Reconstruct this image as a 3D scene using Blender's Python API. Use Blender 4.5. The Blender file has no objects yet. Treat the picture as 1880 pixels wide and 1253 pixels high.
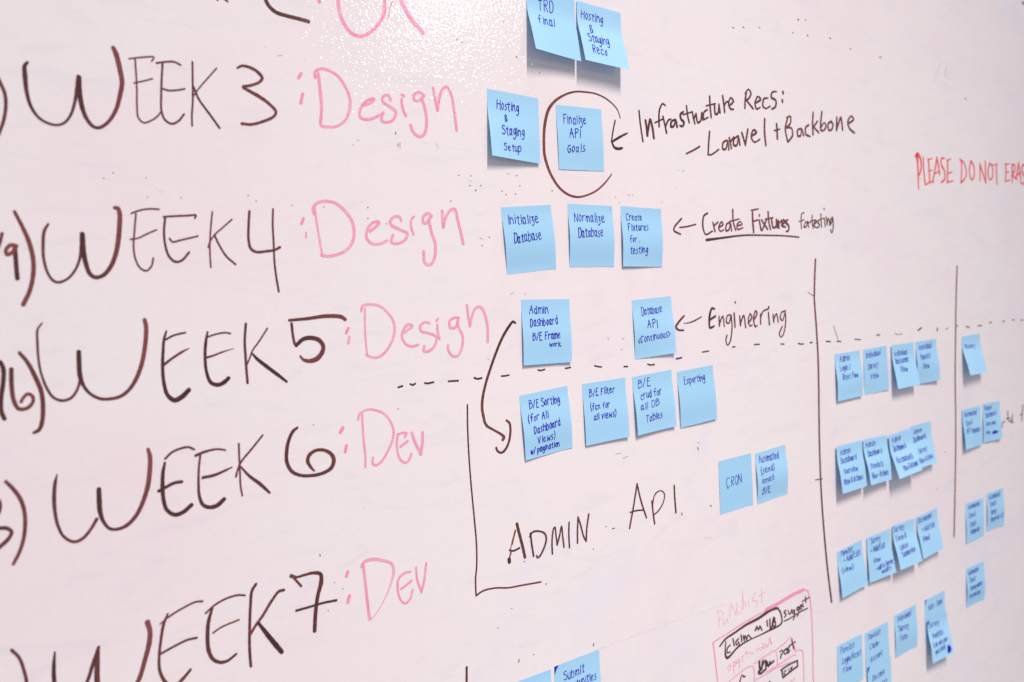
import bpy, math, random
from mathutils import Matrix, Vector
random.seed(7)
S = bpy.context.scene
COL = S.collection
BOARD_Z = 1.5            # height of the board's local origin above the floor, metres

# ------------------------------------------------------------------ camera
cam_data = bpy.data.cameras.new('camera')
cam = bpy.data.objects.new('camera', cam_data); COL.objects.link(cam)
rm = Matrix([[0.768416, 0.081975, -0.634678], [-0.637853, 0.017886, -0.76995], [-0.051765, 0.996474, 0.066032]])
cam.matrix_world = Matrix.Translation((-0.48507, -0.82819, 1.55204)) @ rm.to_4x4()
cam_data.sensor_fit = 'HORIZONTAL'; cam_data.sensor_width = 36; cam_data.lens = 33.020
cam_data.clip_start = 0.02; cam_data.clip_end = 60
cam_data.dof.use_dof = True; cam_data.dof.focus_distance = 1.10; cam_data.dof.aperture_fstop = 5.0
S.camera = cam

# ------------------------------------------------------------------ light
world = bpy.data.worlds.new('World'); S.world = world; world.use_nodes = True
bg = world.node_tree.nodes['Background']
bg.inputs['Color'].default_value = (0.80, 0.865, 1.0, 1); bg.inputs['Strength'].default_value = 0.44
def area(name, loc, target, sx, sy, power, color, spread=180):
    d = bpy.data.lights.new(name, 'AREA'); d.shape = 'RECTANGLE'; d.size = sx; d.size_y = sy; d.energy = power; d.color = color; d.spread = math.radians(spread)
    o = bpy.data.objects.new(name, d); COL.objects.link(o)
    z = (Vector(loc) - Vector(target)).normalized(); x = Vector((1, 0, 0)); x = (x - z * x.dot(z)).normalized(); y = z.cross(x)
    o.matrix_world = Matrix.Translation(loc) @ Matrix((x, y, z)).transposed().to_4x4()
    return o
area('ceiling_strip_lamp', (0.65, -5.2, 8.4), (0.30, 0, -0.2), 0.35, 3.0, 58.8, (1.0, 0.935, 0.885), 39)
area('ceiling_panel_lamp', (3.16, -4.05, 3.40), (0.15, 0, 1.87), 0.30, 0.30, 14.5, (1.0, 0.98, 0.96))
S.view_settings.view_transform = 'Standard'; S.view_settings.look = 'None'
S.view_settings.exposure = 0; S.view_settings.gamma = 1; S.view_settings.use_curve_mapping = False
S.render.engine = 'CYCLES'
S.cycles.max_bounces = 8; S.cycles.transparent_max_bounces = 16; S.cycles.use_denoising = True

# ------------------------------------------------------------------ materials
def new_mat(name):
    m = bpy.data.materials.new(name); m.use_nodes = True
    nt = m.node_tree; nt.nodes.clear(); return m, nt
def N(nt, kind, **kw):
    n = nt.nodes.new(kind)
    for k, v in kw.items():
        if k in n.inputs: n.inputs[k].default_value = v
        else: setattr(n, k, v)
    return n
def L(nt, a, ao, b, bi): nt.links.new(a.outputs[ao], b.inputs[bi])
def math_node(nt, op, a, b=None, clamp=False):
    n = nt.nodes.new('ShaderNodeMath'); n.operation = op; n.use_clamp = clamp
    for i, v in enumerate((a, b)):
        if v is None: continue
        if isinstance(v, (int, float)): n.inputs[i].default_value = v
        else: nt.links.new(v, n.inputs[i])
    return n.outputs[0]
def mix_rgb(nt, fac, a, b, blend='MIX'):
    n = nt.nodes.new('ShaderNodeMix'); n.data_type = 'RGBA'; n.blend_type = blend
    for s, v in ((n.inputs[0], fac), (n.inputs[6], a), (n.inputs[7], b)):
        if isinstance(v, (int, float)): s.default_value = v
        elif isinstance(v, tuple): s.default_value = (*v, 1)
        else: nt.links.new(v, s)
    return n.outputs[2]
def ramp(nt, src, lo, hi):
    n = nt.nodes.new('ShaderNodeMapRange'); n.clamp = True
    nt.links.new(src, n.inputs[0]); n.inputs[1].default_value = lo; n.inputs[2].default_value = hi
    return n.outputs[0]

def orange_peel(nt, tc, strength):
    n1 = N(nt, 'ShaderNodeTexNoise', Scale=265.0, Detail=1.5, Roughness=0.5); L(nt, tc, 'Object', n1, 'Vector')
    b = N(nt, 'ShaderNodeBump', Strength=strength, Distance=0.0006); nt.links.new(n1.outputs[0], b.inputs['Height'])
    return b

def board_material():
    m, nt = new_mat('whiteboard_paint')
    tc = N(nt, 'ShaderNodeTexCoord')
    def noise(scale, sx, sz, detail=4, rough=.6, off=0, dist=0.0):
        mp = N(nt, 'ShaderNodeMapping'); mp.inputs['Scale'].default_value = (sx, 1, sz); mp.inputs['Location'].default_value = (off, off, off)
        L(nt, tc, 'Object', mp, 'Vector')
        n = N(nt, 'ShaderNodeTexNoise', Scale=scale, Detail=detail, Roughness=rough, Distortion=dist); L(nt, mp, 'Vector', n, 'Vector'); return n.outputs[0]
    col = (0.805, 0.715, 0.710)
    pink = ramp(nt, noise(2.6, 1, 1.2, 5, .6, 3.1, .6), .46, .72)          # pink ink residue wiped into clouds
    c = mix_rgb(nt, math_node(nt, 'MULTIPLY', pink, .7), col, (0.795, 0.65, 0.675))
    blue = ramp(nt, noise(3.2, 1, 1.5, 5, .65, 9.7, .8), .55, .78)         # lavender blue residue
    c = mix_rgb(nt, math_node(nt, 'MULTIPLY', blue, .9), c, (0.70, 0.675, 0.765))
    wipe = ramp(nt, noise(7, 1.2, 5, 6, .7, 1.7, 1.5), .52, .75)           # sideways eraser wipes
    c = mix_rgb(nt, math_node(nt, 'MULTIPLY', wipe, .40), c, (0.65, 0.595, 0.655))
    wipe2 = ramp(nt, noise(9, 4, 1.1, 6, .7, 5.3, 1.2), .55, .8)
    c = mix_rgb(nt, math_node(nt, 'MULTIPLY', wipe2, .3), c, (0.83, 0.77, 0.77))
    grain = noise(240, 1, 1, 2, .6, 0)
    c = mix_rgb(nt, math_node(nt, 'MULTIPLY', ramp(nt, grain, .5, .85), .20), c, (0.62, 0.56, 0.62))
    spots = ramp(nt, noise(60, 1, 1, 3, .7, 12), .70, .80)
    c = mix_rgb(nt, math_node(nt, 'MULTIPLY', spots, .30), c, (0.60, 0.50, 0.58))
    p = N(nt, 'ShaderNodeBsdfPrincipled', Roughness=0.5); nt.links.new(c, p.inputs['Base Color'])
    p.inputs['Specular IOR Level'].default_value = 0.0
    p.inputs['Coat Weight'].default_value = 0.75; p.inputs['Coat Roughness'].default_value = 0.05; p.inputs['Coat IOR'].default_value = 1.45
    b = orange_peel(nt, tc, 0.62); L(nt, b, 'Normal', p, 'Coat Normal')
    o = N(nt, 'ShaderNodeOutputMaterial'); L(nt, p, 'BSDF', o, 'Surface'); return m

def ink_material(name, thick, thin, a_lo, a_hi, edge, gap, streak=1.25):
    m, nt = new_mat(name)
    tc = N(nt, 'ShaderNodeTexCoord')
    at = N(nt, 'ShaderNodeAttribute', attribute_name='ink'); sep = N(nt, 'ShaderNodeSeparateColor'); L(nt, at, 'Color', sep, 'Color')
    dens, rnd = sep.outputs[0], sep.outputs[1]
    uv = N(nt, 'ShaderNodeUVMap', uv_map='stroke'); sx = N(nt, 'ShaderNodeSeparateXYZ'); L(nt, uv, 'UV', sx, 'Vector')
    cb = N(nt, 'ShaderNodeCombineXYZ')
    nt.links.new(math_node(nt, 'MULTIPLY', sx.outputs[0], .045), cb.inputs[0]); nt.links.new(math_node(nt, 'MULTIPLY', sx.outputs[1], 2.2), cb.inputs[1])
    nt.links.new(math_node(nt, 'MULTIPLY', rnd, 40.0), cb.inputs[2])
    st = N(nt, 'ShaderNodeTexNoise', Scale=1.6, Detail=3.0, Roughness=.6); L(nt, cb, 'Vector', st, 'Vector')       # streaks along the stroke
    gr = N(nt, 'ShaderNodeTexNoise', Scale=420.0, Detail=2.0, Roughness=.6); L(nt, tc, 'Object', gr, 'Vector')      # tooth of the painted board
    e = math_node(nt, 'POWER', math_node(nt, 'ABSOLUTE', sx.outputs[1]), 4.0)
    x = math_node(nt, 'ADD', dens, math_node(nt, 'MULTIPLY', math_node(nt, 'SUBTRACT', st.outputs[0], .5), streak))
    x = math_node(nt, 'ADD', x, math_node(nt, 'MULTIPLY', e, edge))
    x = math_node(nt, 'ADD', x, math_node(nt, 'MULTIPLY', math_node(nt, 'SUBTRACT', gr.outputs[0], .5), gap), True)
    c = mix_rgb(nt, ramp(nt, x, .25, 1.12), thin, thick)
    al = nt.nodes.new('ShaderNodeMapRange'); al.clamp = True; nt.links.new(x, al.inputs[0])
    al.inputs[1].default_value = 0; al.inputs[2].default_value = .55; al.inputs[3].default_value = a_lo; al.inputs[4].default_value = a_hi
    p = N(nt, 'ShaderNodeBsdfPrincipled', Roughness=.22); nt.links.new(c, p.inputs['Base Color']); nt.links.new(al.outputs[0], p.inputs['Alpha'])
    p.inputs['Specular IOR Level'].default_value = 0.4
    b = orange_peel(nt, tc, 0.5); L(nt, b, 'Normal', p, 'Normal')
    o = N(nt, 'ShaderNodeOutputMaterial'); L(nt, p, 'BSDF', o, 'Surface'); return m

def paper_material():
    m, nt = new_mat('blue_note_paper')
    tc = N(nt, 'ShaderNodeTexCoord')
    info = N(nt, 'ShaderNodeObjectInfo')
    n = N(nt, 'ShaderNodeTexNoise', Scale=55.0, Detail=4.0, Roughness=.6); L(nt, tc, 'Object', n, 'Vector')
    c = mix_rgb(nt, n.outputs[0], (0.455, 0.755, 0.955), (0.49, 0.785, 0.98))
    c = mix_rgb(nt, math_node(nt, 'MULTIPLY', info.outputs['Random'], .5), c, (0.42, 0.72, 0.93))
    d = N(nt, 'ShaderNodeBsdfPrincipled', Roughness=.75); nt.links.new(c, d.inputs['Base Color']); d.inputs['Specular IOR Level'].default_value = .2
    t = N(nt, 'ShaderNodeBsdfTranslucent', Color=(0.26, 0.60, 0.92, 1))
    f = N(nt, 'ShaderNodeTexNoise', Scale=900.0, Detail=2.0); L(nt, tc, 'Object', f, 'Vector')
    b = N(nt, 'ShaderNodeBump', Strength=.12, Distance=.0002); nt.links.new(f.outputs[0], b.inputs['Height']); L(nt, b, 'Normal', d, 'Normal')
    mx = N(nt, 'ShaderNodeMixShader', Fac=.26); L(nt, d, 'BSDF', mx, 1); L(nt, t, 'BSDF', mx, 2)
    o = N(nt, 'ShaderNodeOutputMaterial'); L(nt, mx, 'Shader', o, 'Surface'); return m

def pen_material():
    m, nt = new_mat('blue_pen_ink')
    tc = N(nt, 'ShaderNodeTexCoord'); n = N(nt, 'ShaderNodeTexNoise', Scale=300.0, Detail=3.0); L(nt, tc, 'Object', n, 'Vector')
    c = mix_rgb(nt, n.outputs[0], (0.016, 0.008, 0.34), (0.028, 0.018, 0.52))
    p = N(nt, 'ShaderNodeBsdfPrincipled', Roughness=.6, Alpha=.98); nt.links.new(c, p.inputs['Base Color']); p.inputs['Specular IOR Level'].default_value = .08
    o = N(nt, 'ShaderNodeOutputMaterial'); L(nt, p, 'BSDF', o, 'Surface'); return m

BOARD = board_material(); PAPER = paper_material(); PEN = pen_material()
INK = {
 'black': ink_material('black_marker_ink', (0.022, 0.012, 0.012), (0.25, 0.060, 0.060), .80, .985, .12, .5, 1.6),
 'pink': ink_material('pink_marker_ink', (0.94, 0.175, 0.375), (0.95, 0.43, 0.60), .16, .84, .42, .7, 2.6),
 'red': ink_material('red_marker_ink', (0.75, 0.018, 0.022), (0.85, 0.10, 0.12), .45, .95, .15, .5),
 'speck': ink_material('dry_ink_specks', (0.03, 0.02, 0.03), (0.15, 0.09, 0.12), .4, .85, 0, .4),
 'ghost_blue': ink_material('wiped_blue_ink', (0.30, 0.45, 0.66), (0.45, 0.58, 0.75), .06, .35, 0, .8),
 'ghost_white': ink_material('wiped_clean_strokes', (0.93, 0.90, 0.90), (0.92, 0.87, 0.88), .08, .42, 0, .5),
 'ghost_pink': ink_material('wiped_pink_ink', (0.80, 0.35, 0.48), (0.78, 0.50, 0.62), .05, .40, 0, .8),
}

# ------------------------------------------------------------------ helpers
def mesh_obj(name, verts, faces, mat, parent=None, uvs=None, inks=None, smooth=True):
    me = bpy.data.meshes.new(name); me.from_pydata(verts, [], faces); me.materials.append(mat)
    if smooth: me.polygons.foreach_set('use_smooth', [True] * len(me.polygons))
    if uvs is not None:
        u = me.uv_layers.new(name='stroke'); ly = [0.0] * (2 * len(me.loops))
        for i, l in enumerate(me.loops): ly[2*i], ly[2*i+1] = uvs[l.vertex_index]
        u.data.foreach_set('uv', ly)
    if inks is not None:
        a = me.color_attributes.new('ink', 'FLOAT_COLOR', 'POINT'); fl = []
        for d, r in inks: fl += [d, r, 0, 1]
        a.data.foreach_set('color', fl)
    me.update()
    o = bpy.data.objects.new(name, me); COL.objects.link(o)
    if parent is not None: o.parent = parent
    return o

def catmull(pts, step):
    """Smooth a list of tuples; the first two entries are a position in millimetres."""
    if len(pts) == 2:
        a, b = pts; n = max(1, int(math.hypot(b[0]-a[0], b[1]-a[1]) / step))
        return [tuple(a[k] + (b[k]-a[k]) * i / n for k in range(len(a))) for i in range(n + 1)]
    P = [tuple(2*pts[0][k] - pts[1][k] for k in range(len(pts[0])))] + list(pts) + [tuple(2*pts[-1][k] - pts[-2][k] for k in range(len(pts[0])))]
    out = []
    for i in range(1, len(P) - 2):
        p0, p1, p2, p3 = P[i-1:i+3]
        def dd(a, b): return max(1e-3, math.hypot(a[0]-b[0], a[1]-b[1]) ** .5)
        t01, t12, t23 = dd(p0, p1), dd(p1, p2), dd(p2, p3)
        n = max(1, int(math.hypot(p2[0]-p1[0], p2[1]-p1[1]) / step) + 1)
        for j in range(n):
            t = j / n; r = []
            for k in range(len(p1)):
                if k >= 2: r.append(p1[k] + (p2[k]-p1[k]) * t); continue
                m1 = (p2[k]-p1[k]) + t12 * ((p1[k]-p0[k]) / t01 - (p2[k]-p0[k]) / (t01+t12))
                m2 = (p2[k]-p1[k]) + t12 * ((p3[k]-p2[k]) / t23 - (p3[k]-p1[k]) / (t12+t23))
                a = 2*(p1[k]-p2[k]) + m1 + m2; b = -3*(p1[k]-p2[k]) - 2*m1 - m2
                r.append(((a*t + b)*t + m1)*t + p1[k])
            out.append(tuple(r))
    out.append(tuple(pts[-1])); return out

class Ribbons:
    """Collects pen strokes as narrow bands of ink lying on a surface."""
    def __init__(s): s.v, s.f, s.uv, s.ink, s.n = [], [], [], [], 0
    def add(s, path, place, d0=.8, d1=.8, rough=.0):
        """path: (x, y, width) in mm; place(x, y, lift) -> point."""
        n = len(path)
        if n < 2: return
        tl = math.hypot(path[0][0]-path[1][0], path[0][1]-path[1][1]) or 1e-3
        rows = []
        def tang(i):
            a, b = path[max(i-1, 0)], path[min(i+1, n-1)]; dx, dy = b[0]-a[0], b[1]-a[1]; l = math.hypot(dx, dy) or 1e-6
            return dx/l, dy/l
        tx, ty = tang(0); r = path[0][2] / 2
        for k in (0.97, .8, .5, .22): rows.append((path[0][0] - tx*r*k, path[0][1] - ty*r*k, path[0][2] * math.sqrt(max(0.02, 1-k*k)), tx, ty))
        for i in range(n):
            tx, ty = tang(i); rows.append((path[i][0], path[i][1], path[i][2], tx, ty))
        r = path[-1][2] / 2
        for k in (.22, .5, .8, .97): rows.append((path[-1][0] + tx*r*k, path[-1][1] + ty*r*k, path[-1][2] * math.sqrt(max(0.02, 1-k*k)), tx, ty))
        base = len(s.v); rnd = random.random(); lift0 = 0.10 + 0.013 * (s.n % 23); s.n += 1; length = 0.0; m = len(rows); ph = random.uniform(0, 9)
        for i, (x, y, w, tx, ty) in enumerate(rows):
            if i: length += math.hypot(x - rows[i-1][0], y - rows[i-1][1])
            t = i / (m - 1); lift = lift0 + .012 * t
            w2 = w * (1 + rough * (math.sin(length*.9 + ph) * .5 + math.sin(length*2.3 + ph*2) * .5))
            d = d0 + (d1 - d0) * t
            for q, vv in ((-.5, -1.0), (0, 0.0), (.5, 1.0)):
                s.v.append(place(x - ty*w2*q, y + tx*w2*q, lift)); s.uv.append((length, vv)); s.ink.append((d, rnd))
            if i:
                a = base + 3*(i-1)
                s.f.append((a, a+1, a+4, a+3)); s.f.append((a+1, a+2, a+5, a+4))
    def build(s, name, mat, parent): return mesh_obj(name, s.v, s.f, mat, parent, s.uv, s.ink)

def on_board(x, y, lift): return (x / 1000, -lift / 1000, -y / 1000)

# ------------------------------------------------------------------ whiteboard wall
bx0, bx1, bz0, bz1, th = -2.2, 4.2, -1.45, 1.35, 0.02
bv = [(bx0, 0, bz0), (bx1, 0, bz0), (bx1, 0, bz1), (bx0, 0, bz1), (bx0, th, bz0), (bx1, th, bz0), (bx1, th, bz1), (bx0, th, bz1)]
board = mesh_obj('whiteboard', bv, [(0, 1, 2, 3), (5, 4, 7, 6), (4, 5, 1, 0), (3, 2, 6, 7), (4, 0, 3, 7), (1, 5, 6, 2)], BOARD, smooth=False)
board.location = (0, 0, BOARD_Z)
board['label'] = 'glossy pinkish white whiteboard covered in marker writing and blue sticky notes'
board['category'] = 'whiteboard'

# ------------------------------------------------------------------ marker writing: board coordinates, tenths of a millimetre (x right, y down, width)
MARKS = [
 ('handwritten_word', 'black handwriting cut off by the top edge', 'black', [
  (0.9, 0.7, '-775 -3319 36 -793 -3263 39 -763 -3188 40 -693 -3137 39 -576 -3117 38 -456 -3106 38 -358 -3094 38'),
 ]),
 ('handwritten_word', 'black letter tips at the top edge', 'black', [
  (0.6, 0.6, '-1212 -3193 22 -1189 -3183 22 -1165 -3169 22'),
  (0.6, 0.6, '-1270 -3182 18 -1259 -3165 18'),
 ]),
 ('handwritten_word', 'large pink letters cut off by the top edge', 'pink', [
  (0.48, 0.64, '-18 -3433 40 -12 -3266 40 30 -3131 41 116 -3041 40 223 -3025 34 328 -3077 33 433 -3170 35 505 -3280 40 528 -3429 41 545 -3518 41'),
  (0.4, 0.48, '659 -3485 16 589 -3365 16 566 -3289 17 549 -3246 17'),
  (0.56, 0.64, '697 -3519 50 767 -3375 50 849 -3265 50 978 -3156 50'),
  (0.72, 0.72, '-226 -3347 38 -226 -3302 38'),
 ]),
 ('handwritten_heading', 'black heading WEEK 3', 'black', [
  (0.9, 0.7, '-2881 -2443 22 -2904 -2413 31 -2908 -2340 39 -2905 -2203 31 -2882 -2091 27 -2830 -2008 24 -2758 -1967 22 -2693 -1960 21 -2635 -1987 20 -2586 -2054 23 -2550 -2151 26 -2525 -2259 31 -2503 -2365 37'),
  (1, 0.25, '-2501 -2361 41 -2505 -2261 41 -2498 -2143 40 -2472 -2039 34 -2423 -1968 30 -2377 -1957 28 -2304 -2002 28 -2225 -2116 33 -2179 -2253 39 -2157 -2352 41 -2168 -2471 44 -2189 -2590 45 -2206 -2633 38'),
  (0.7, 0.7, '-3125 -2364 29 -3092 -2266 29 -3067 -2190 28 -3064 -2100 27 -3089 -1974 26 -3134 -1858 25'),
  (0.6, 0.8, '-2084 -2556 14 -1986 -2578 15 -1874 -2593 15 -1871 -2585 14 -1894 -2556 14'),
  (0.6, 0.5, '-2033 -2561 16 -2034 -2424 16 -2039 -2277 16 -2048 -2154 16 -2043 -2062 17 -2003 -2024 16 -1940 -2044 15 -1881 -2085 15 -1847 -2125 15'),
  (0.6, 0.6, '-2057 -2355 14 -1983 -2377 14 -1898 -2406 14'),
  (0.6, 0.6, '-1853 -2544 17 -1763 -2565 17 -1693 -2570 18 -1643 -2550 19'),
  (0.7, 0.8, '-1800 -2546 19 -1817 -2420 19 -1833 -2269 19 -1840 -2132 19 -1814 -2059 20 -1759 -2030 19 -1700 -2056 18 -1643 -2121 18'),
  (0.6, 0.6, '-1821 -2330 17 -1769 -2318 17 -1705 -2324 16 -1620 -2344 16'),
  (0.7, 0.6, '-1533 -2586 18 -1543 -2420 18 -1556 -2241 18 -1572 -2126 18 -1578 -2026 18'),
  (0.6, 0.5, '-1313 -2555 14 -1408 -2452 14 -1495 -2355 14 -1546 -2287 14'),
  (0.8, 0.9, '-1540 -2370 19 -1496 -2259 19 -1418 -2150 20 -1326 -2020 20'),
  (0.6, 0.5, '-1114 -2578 20 -1070 -2601 23 -1000 -2596 28 -924 -2564 30 -878 -2511 33 -902 -2473 25 -991 -2432 25 -1075 -2409 25 -1037 -2388 29 -927 -2338 35 -830 -2279 30 -762 -2207 30 -787 -2161 26 -901 -2106 26 -1018 -2072 26 -1110 -2073 27'),
 ]),
 ('handwritten_word', 'pink word Design beside WEEK 3', 'pink', [
  (0.72, 0.72, '-470 -2591 30 -504 -2544 30'),
  (0.72, 0.72, '-469 -2396 32 -496 -2309 32'),
  (0.48, 0.4, '-323 -2568 32 -326 -2616 29 -273 -2652 27 -179 -2651 30 -70 -2599 33 11 -2493 34 48 -2382 33 28 -2267 32 -28 -2171 29 -122 -2111 27 -219 -2098 28 -294 -2107 32 -296 -2167 32'),
  (0.56, 0.48, '-289 -2606 35 -280 -2454 35 -276 -2287 35 -292 -2160 34'),
  (0.56, 0.48, '191 -2336 28 269 -2364 28 328 -2412 35 263 -2400 28 191 -2344 30 148 -2261 32 157 -2216 33 223 -2200 29 318 -2223 28 380 -2256 28'),
  (0.48, 0.48, '526 -2421 36 499 -2467 31 427 -2432 30 433 -2391 35 517 -2347 34 581 -2300 36 547 -2223 30 462 -2188 29 406 -2199 35 409 -2251 34 429 -2281 32'),
  (0.64, 0.64, '662 -2439 32 661 -2387 33 680 -2314 33 702 -2271 33'),
  (0.64, 0.64, '668 -2484 30 693 -2473 30'),
  (0.48, 0.48, '951 -2500 34 879 -2529 30 812 -2481 34 827 -2437 33 901 -2451 29 937 -2491 32'),
  (0.48, 0.48, '917 -2467 38 957 -2319 38 958 -2198 37 923 -2097 34 865 -2064 31 786 -2104 36 755 -2177 37'),
  (0.48, 0.4, '1069 -2589 34 1089 -2466 34 1111 -2358 35'),
  (0.48, 0.4, '1111 -2358 33 1135 -2454 33 1181 -2573 31 1251 -2617 30 1304 -2545 35 1331 -2377 35 1351 -2158 35'),
 ]),
 ('handwritten_heading', 'black heading WEEK 4 with a closing bracket before it', 'black', [
  (0.5, 0.4, '-3068 -1256 26 -3025 -1147 31 -2982 -1014 37 -2963 -880 36 -2970 -764 36 -3007 -626 34 -3063 -518 36'),
  (0.6, 0.6, '-3245 -910 26 -3197 -1000 26 -3171 -1084 26'),
  (0.9, 0.9, '-3088 -981 35 -3089 -883 35 -3090 -791 35 -3089 -727 35'),
  (0.4, 0.3, '-3077 -984 32 -3115 -993 31 -3154 -953 28 -3149 -919 32 -3109 -935 30 -3091 -964 29'),
  (0.7, 0.6, '-2829 -1158 19 -2863 -1099 27 -2880 -995 26 -2884 -878 24 -2862 -760 22 -2824 -697 23 -2781 -684 23 -2712 -713 20 -2651 -782 22 -2610 -871 24 -2589 -966 31 -2575 -1076 38'),
  (1, 0.3, '-2574 -1073 41 -2576 -942 43 -2565 -833 39 -2538 -742 35 -2497 -713 34 -2438 -726 33 -2374 -791 37 -2325 -888 39 -2292 -1009 42 -2270 -1144 42 -2262 -1242 40 -2274 -1290 37 -2300 -1293 29'),
  (0.6, 0.6, '-2166 -1246 15 -2098 -1271 16 -2010 -1286 16 -1927 -1283 16'),
  (0.6, 0.6, '-2127 -1242 17 -2150 -1094 17 -2168 -958 17 -2160 -859 17 -2129 -783 17 -2076 -753 17 -2029 -793 17 -2008 -861 17'),
  (0.6, 0.5, '-2189 -1026 15 -2128 -1034 14 -2052 -1068 14 -1962 -1105 15'),
  (0.6, 0.7, '-1893 -1218 17 -1801 -1224 18 -1685 -1229 18 -1603 -1231 18 -1614 -1208 18'),
  (0.7, 0.6, '-1879 -1208 21 -1897 -1105 21 -1898 -991 21 -1872 -876 22 -1819 -824 22 -1760 -835 21 -1690 -904 21'),
  (0.7, 0.5, '-1854 -1028 17 -1831 -1000 16 -1753 -1014 16 -1600 -1047 16'),
  (0.6, 0.5, '-1450 -1264 16 -1474 -1128 16 -1495 -972 16 -1501 -854 16 -1501 -766 16'),
  (0.6, 0.4, '-1271 -1195 15 -1373 -1114 15 -1439 -1062 15 -1498 -985 15 -1511 -946 16'),
  (0.8, 0.6, '-1446 -1056 18 -1411 -970 18 -1351 -864 18 -1267 -785 18'),
  (0.6, 0.7, '-1096 -1270 25 -1113 -1139 25 -1123 -1006 25 -1106 -925 26 -1055 -894 24 -961 -898 24 -872 -909 24 -814 -933 24'),
  (0.6, 0.7, '-859 -1291 20 -872 -1152 20 -875 -989 20 -880 -798 20 -872 -647 21 -857 -516 21'),
 ]),
 ('handwritten_word', 'pink word Design beside WEEK 4', 'pink', [
  (0.72, 0.72, '-547 -1204 29 -572 -1154 29'),
  (0.64, 0.64, '-532 -1070 18 -535 -1023 18'),
  (0.4, 0.4, '-430 -1249 34 -440 -1302 33 -399 -1351 30 -303 -1374 31 -192 -1354 33 -100 -1290 35 -25 -1193 36 1 -1092 36 -24 -976 35 -96 -894 32 -213 -847 31 -326 -836 31 -382 -847 31'),
  (0.4, 0.4, '-420 -1319 25 -412 -1179 25 -393 -1010 25 -378 -890 25 -373 -847 25'),
  (0.4, 0.4, '185 -1076 30 256 -1119 31 298 -1166 34 234 -1168 29 162 -1105 32 138 -1018 34 185 -956 31 278 -945 29 385 -978 30'),
  (0.4, 0.4, '568 -1185 35 552 -1220 32 481 -1220 30 431 -1175 34 449 -1133 33 552 -1088 32 635 -1050 36 598 -982 32 488 -945 30 431 -958 34 440 -1007 34 459 -1036 33'),
  (0.48, 0.48, '687 -1170 29 687 -1117 29 711 -1041 29'),
  (0.48, 0.48, '728 -1226 26 697 -1199 26'),
  (0.4, 0.4, '956 -1231 34 911 -1259 30 847 -1223 34 843 -1165 36 885 -1159 32 936 -1216 34'),
  (0.4, 0.4, '915 -1185 37 943 -1054 37 982 -931 37 958 -777 37 901 -716 31 837 -734 36 827 -857 37'),
  (0.4, 0.4, '1096 -1286 38 1099 -1193 38 1101 -1115 38'),
  (0.4, 0.4, '1101 -1115 37 1145 -1224 36 1198 -1291 33 1267 -1306 37 1298 -1193 39 1336 -1035 39 1355 -935 39'),
 ]),
 ('handwritten_heading', 'black heading WEEK 5 with the number 16 and a bracket before it', 'black', [
  (0.9, 0.8, '-3263 -74 35 -3246 -21 35 -3254 82 35 -3281 217 35 -3285 321 34 -3269 376 35'),
  (0.8, 0.3, '-3189 -9 35 -3197 112 35 -3191 240 33 -3160 311 31 -3097 312 30 -3053 266 28 -3055 221 28 -3086 200 28 -3120 225 27 -3140 258 26'),
  (0.7, 0.6, '-3120 -134 28 -3073 -62 30 -3024 60 36 -2986 194 36 -2983 325 36 -3000 441 35 -3026 499 32 -3065 517 26'),
  (0.7, 0.7, '-2937 -359 13 -2973 -313 19 -2984 -194 21 -2986 -77 19 -2978 30 19 -2945 163 22 -2898 252 22 -2834 285 24 -2766 271 24 -2710 202 23 -2680 103 20'),
  (1, 0.2, '-2677 -102 38 -2681 -24 40 -2682 97 40 -2660 184 29 -2612 256 25 -2540 304 26 -2471 316 27 -2375 305 30 -2300 258 32 -2232 169 37 -2173 37 39 -2133 -123 39 -2115 -272 39 -2123 -330 37'),
  (0.9, 1, '-1944 -219 18 -1970 -147 25 -1987 -34 27 -2000 92 30 -2000 220 32 -1977 338 35 -1918 394 43 -1851 372 47 -1785 319 42'),
  (0.9, 0.9, '-1960 -144 18 -1881 -178 18 -1779 -194 18'),
  (0.9, 0.4, '-2002 82 25 -1922 30 23 -1821 -25 23 -1754 -52 8'),
  (0.9, 1, '-1576 -183 19 -1599 -91 29 -1615 39 29 -1612 171 29 -1579 273 34 -1514 303 37 -1451 283 40 -1412 253 38'),
  (0.8, 0.7, '-1582 -139 16 -1486 -161 16 -1403 -165 16 -1363 -154 16'),
  (0.9, 0.2, '-1609 46 21 -1541 33 18 -1458 10 16 -1338 -15 5'),
  (0.8, 0.7, '-1208 -233 25 -1230 -73 25 -1233 61 25 -1233 196 25 -1231 316 25'),
  (0.5, 0.6, '-998 -175 17 -1088 -62 17 -1166 27 17 -1179 59 17 -1225 146 17'),
  (1, 1, '-1166 47 16 -1122 101 30 -1040 175 36 -929 269 33 -838 348 22'),
  (0.8, 0.4, '-770 -236 25 -574 -239 31 -385 -250 37 -209 -232 40 -165 -203 36'),
  (0.9, 0.6, '-748 -204 27 -743 -103 27 -732 -11 27'),
  (1, 0.3, '-715 8 38 -634 -45 40 -541 -48 42 -465 -18 44 -427 47 44 -450 112 49 -509 161 50 -588 173 39 -649 154 28 -681 116 20'),
 ]),
 ('handwritten_word', 'pink word Design beside WEEK 5', 'pink', [
  (0.72, 0.72, '-135 -111 32 -163 -67 32'),
  (0.48, 0.48, '-128 -26 29 -146 38 29'),
  (0.4, 0.32, '26 -275 30 47 -326 27 132 -335 26 234 -315 27 333 -242 29 396 -147 31 408 -59 32 374 44 31 287 156 30 188 210 27 94 198 26 53 172 27'),
  (0.4, 0.4, '70 -298 23 57 -115 23 55 32 23 62 166 23'),
  (0.4, 0.48, '530 -20 29 629 -83 32 572 -97 28 510 -37 31 494 31 32 539 107 29 610 136 27 688 123 28'),
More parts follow.
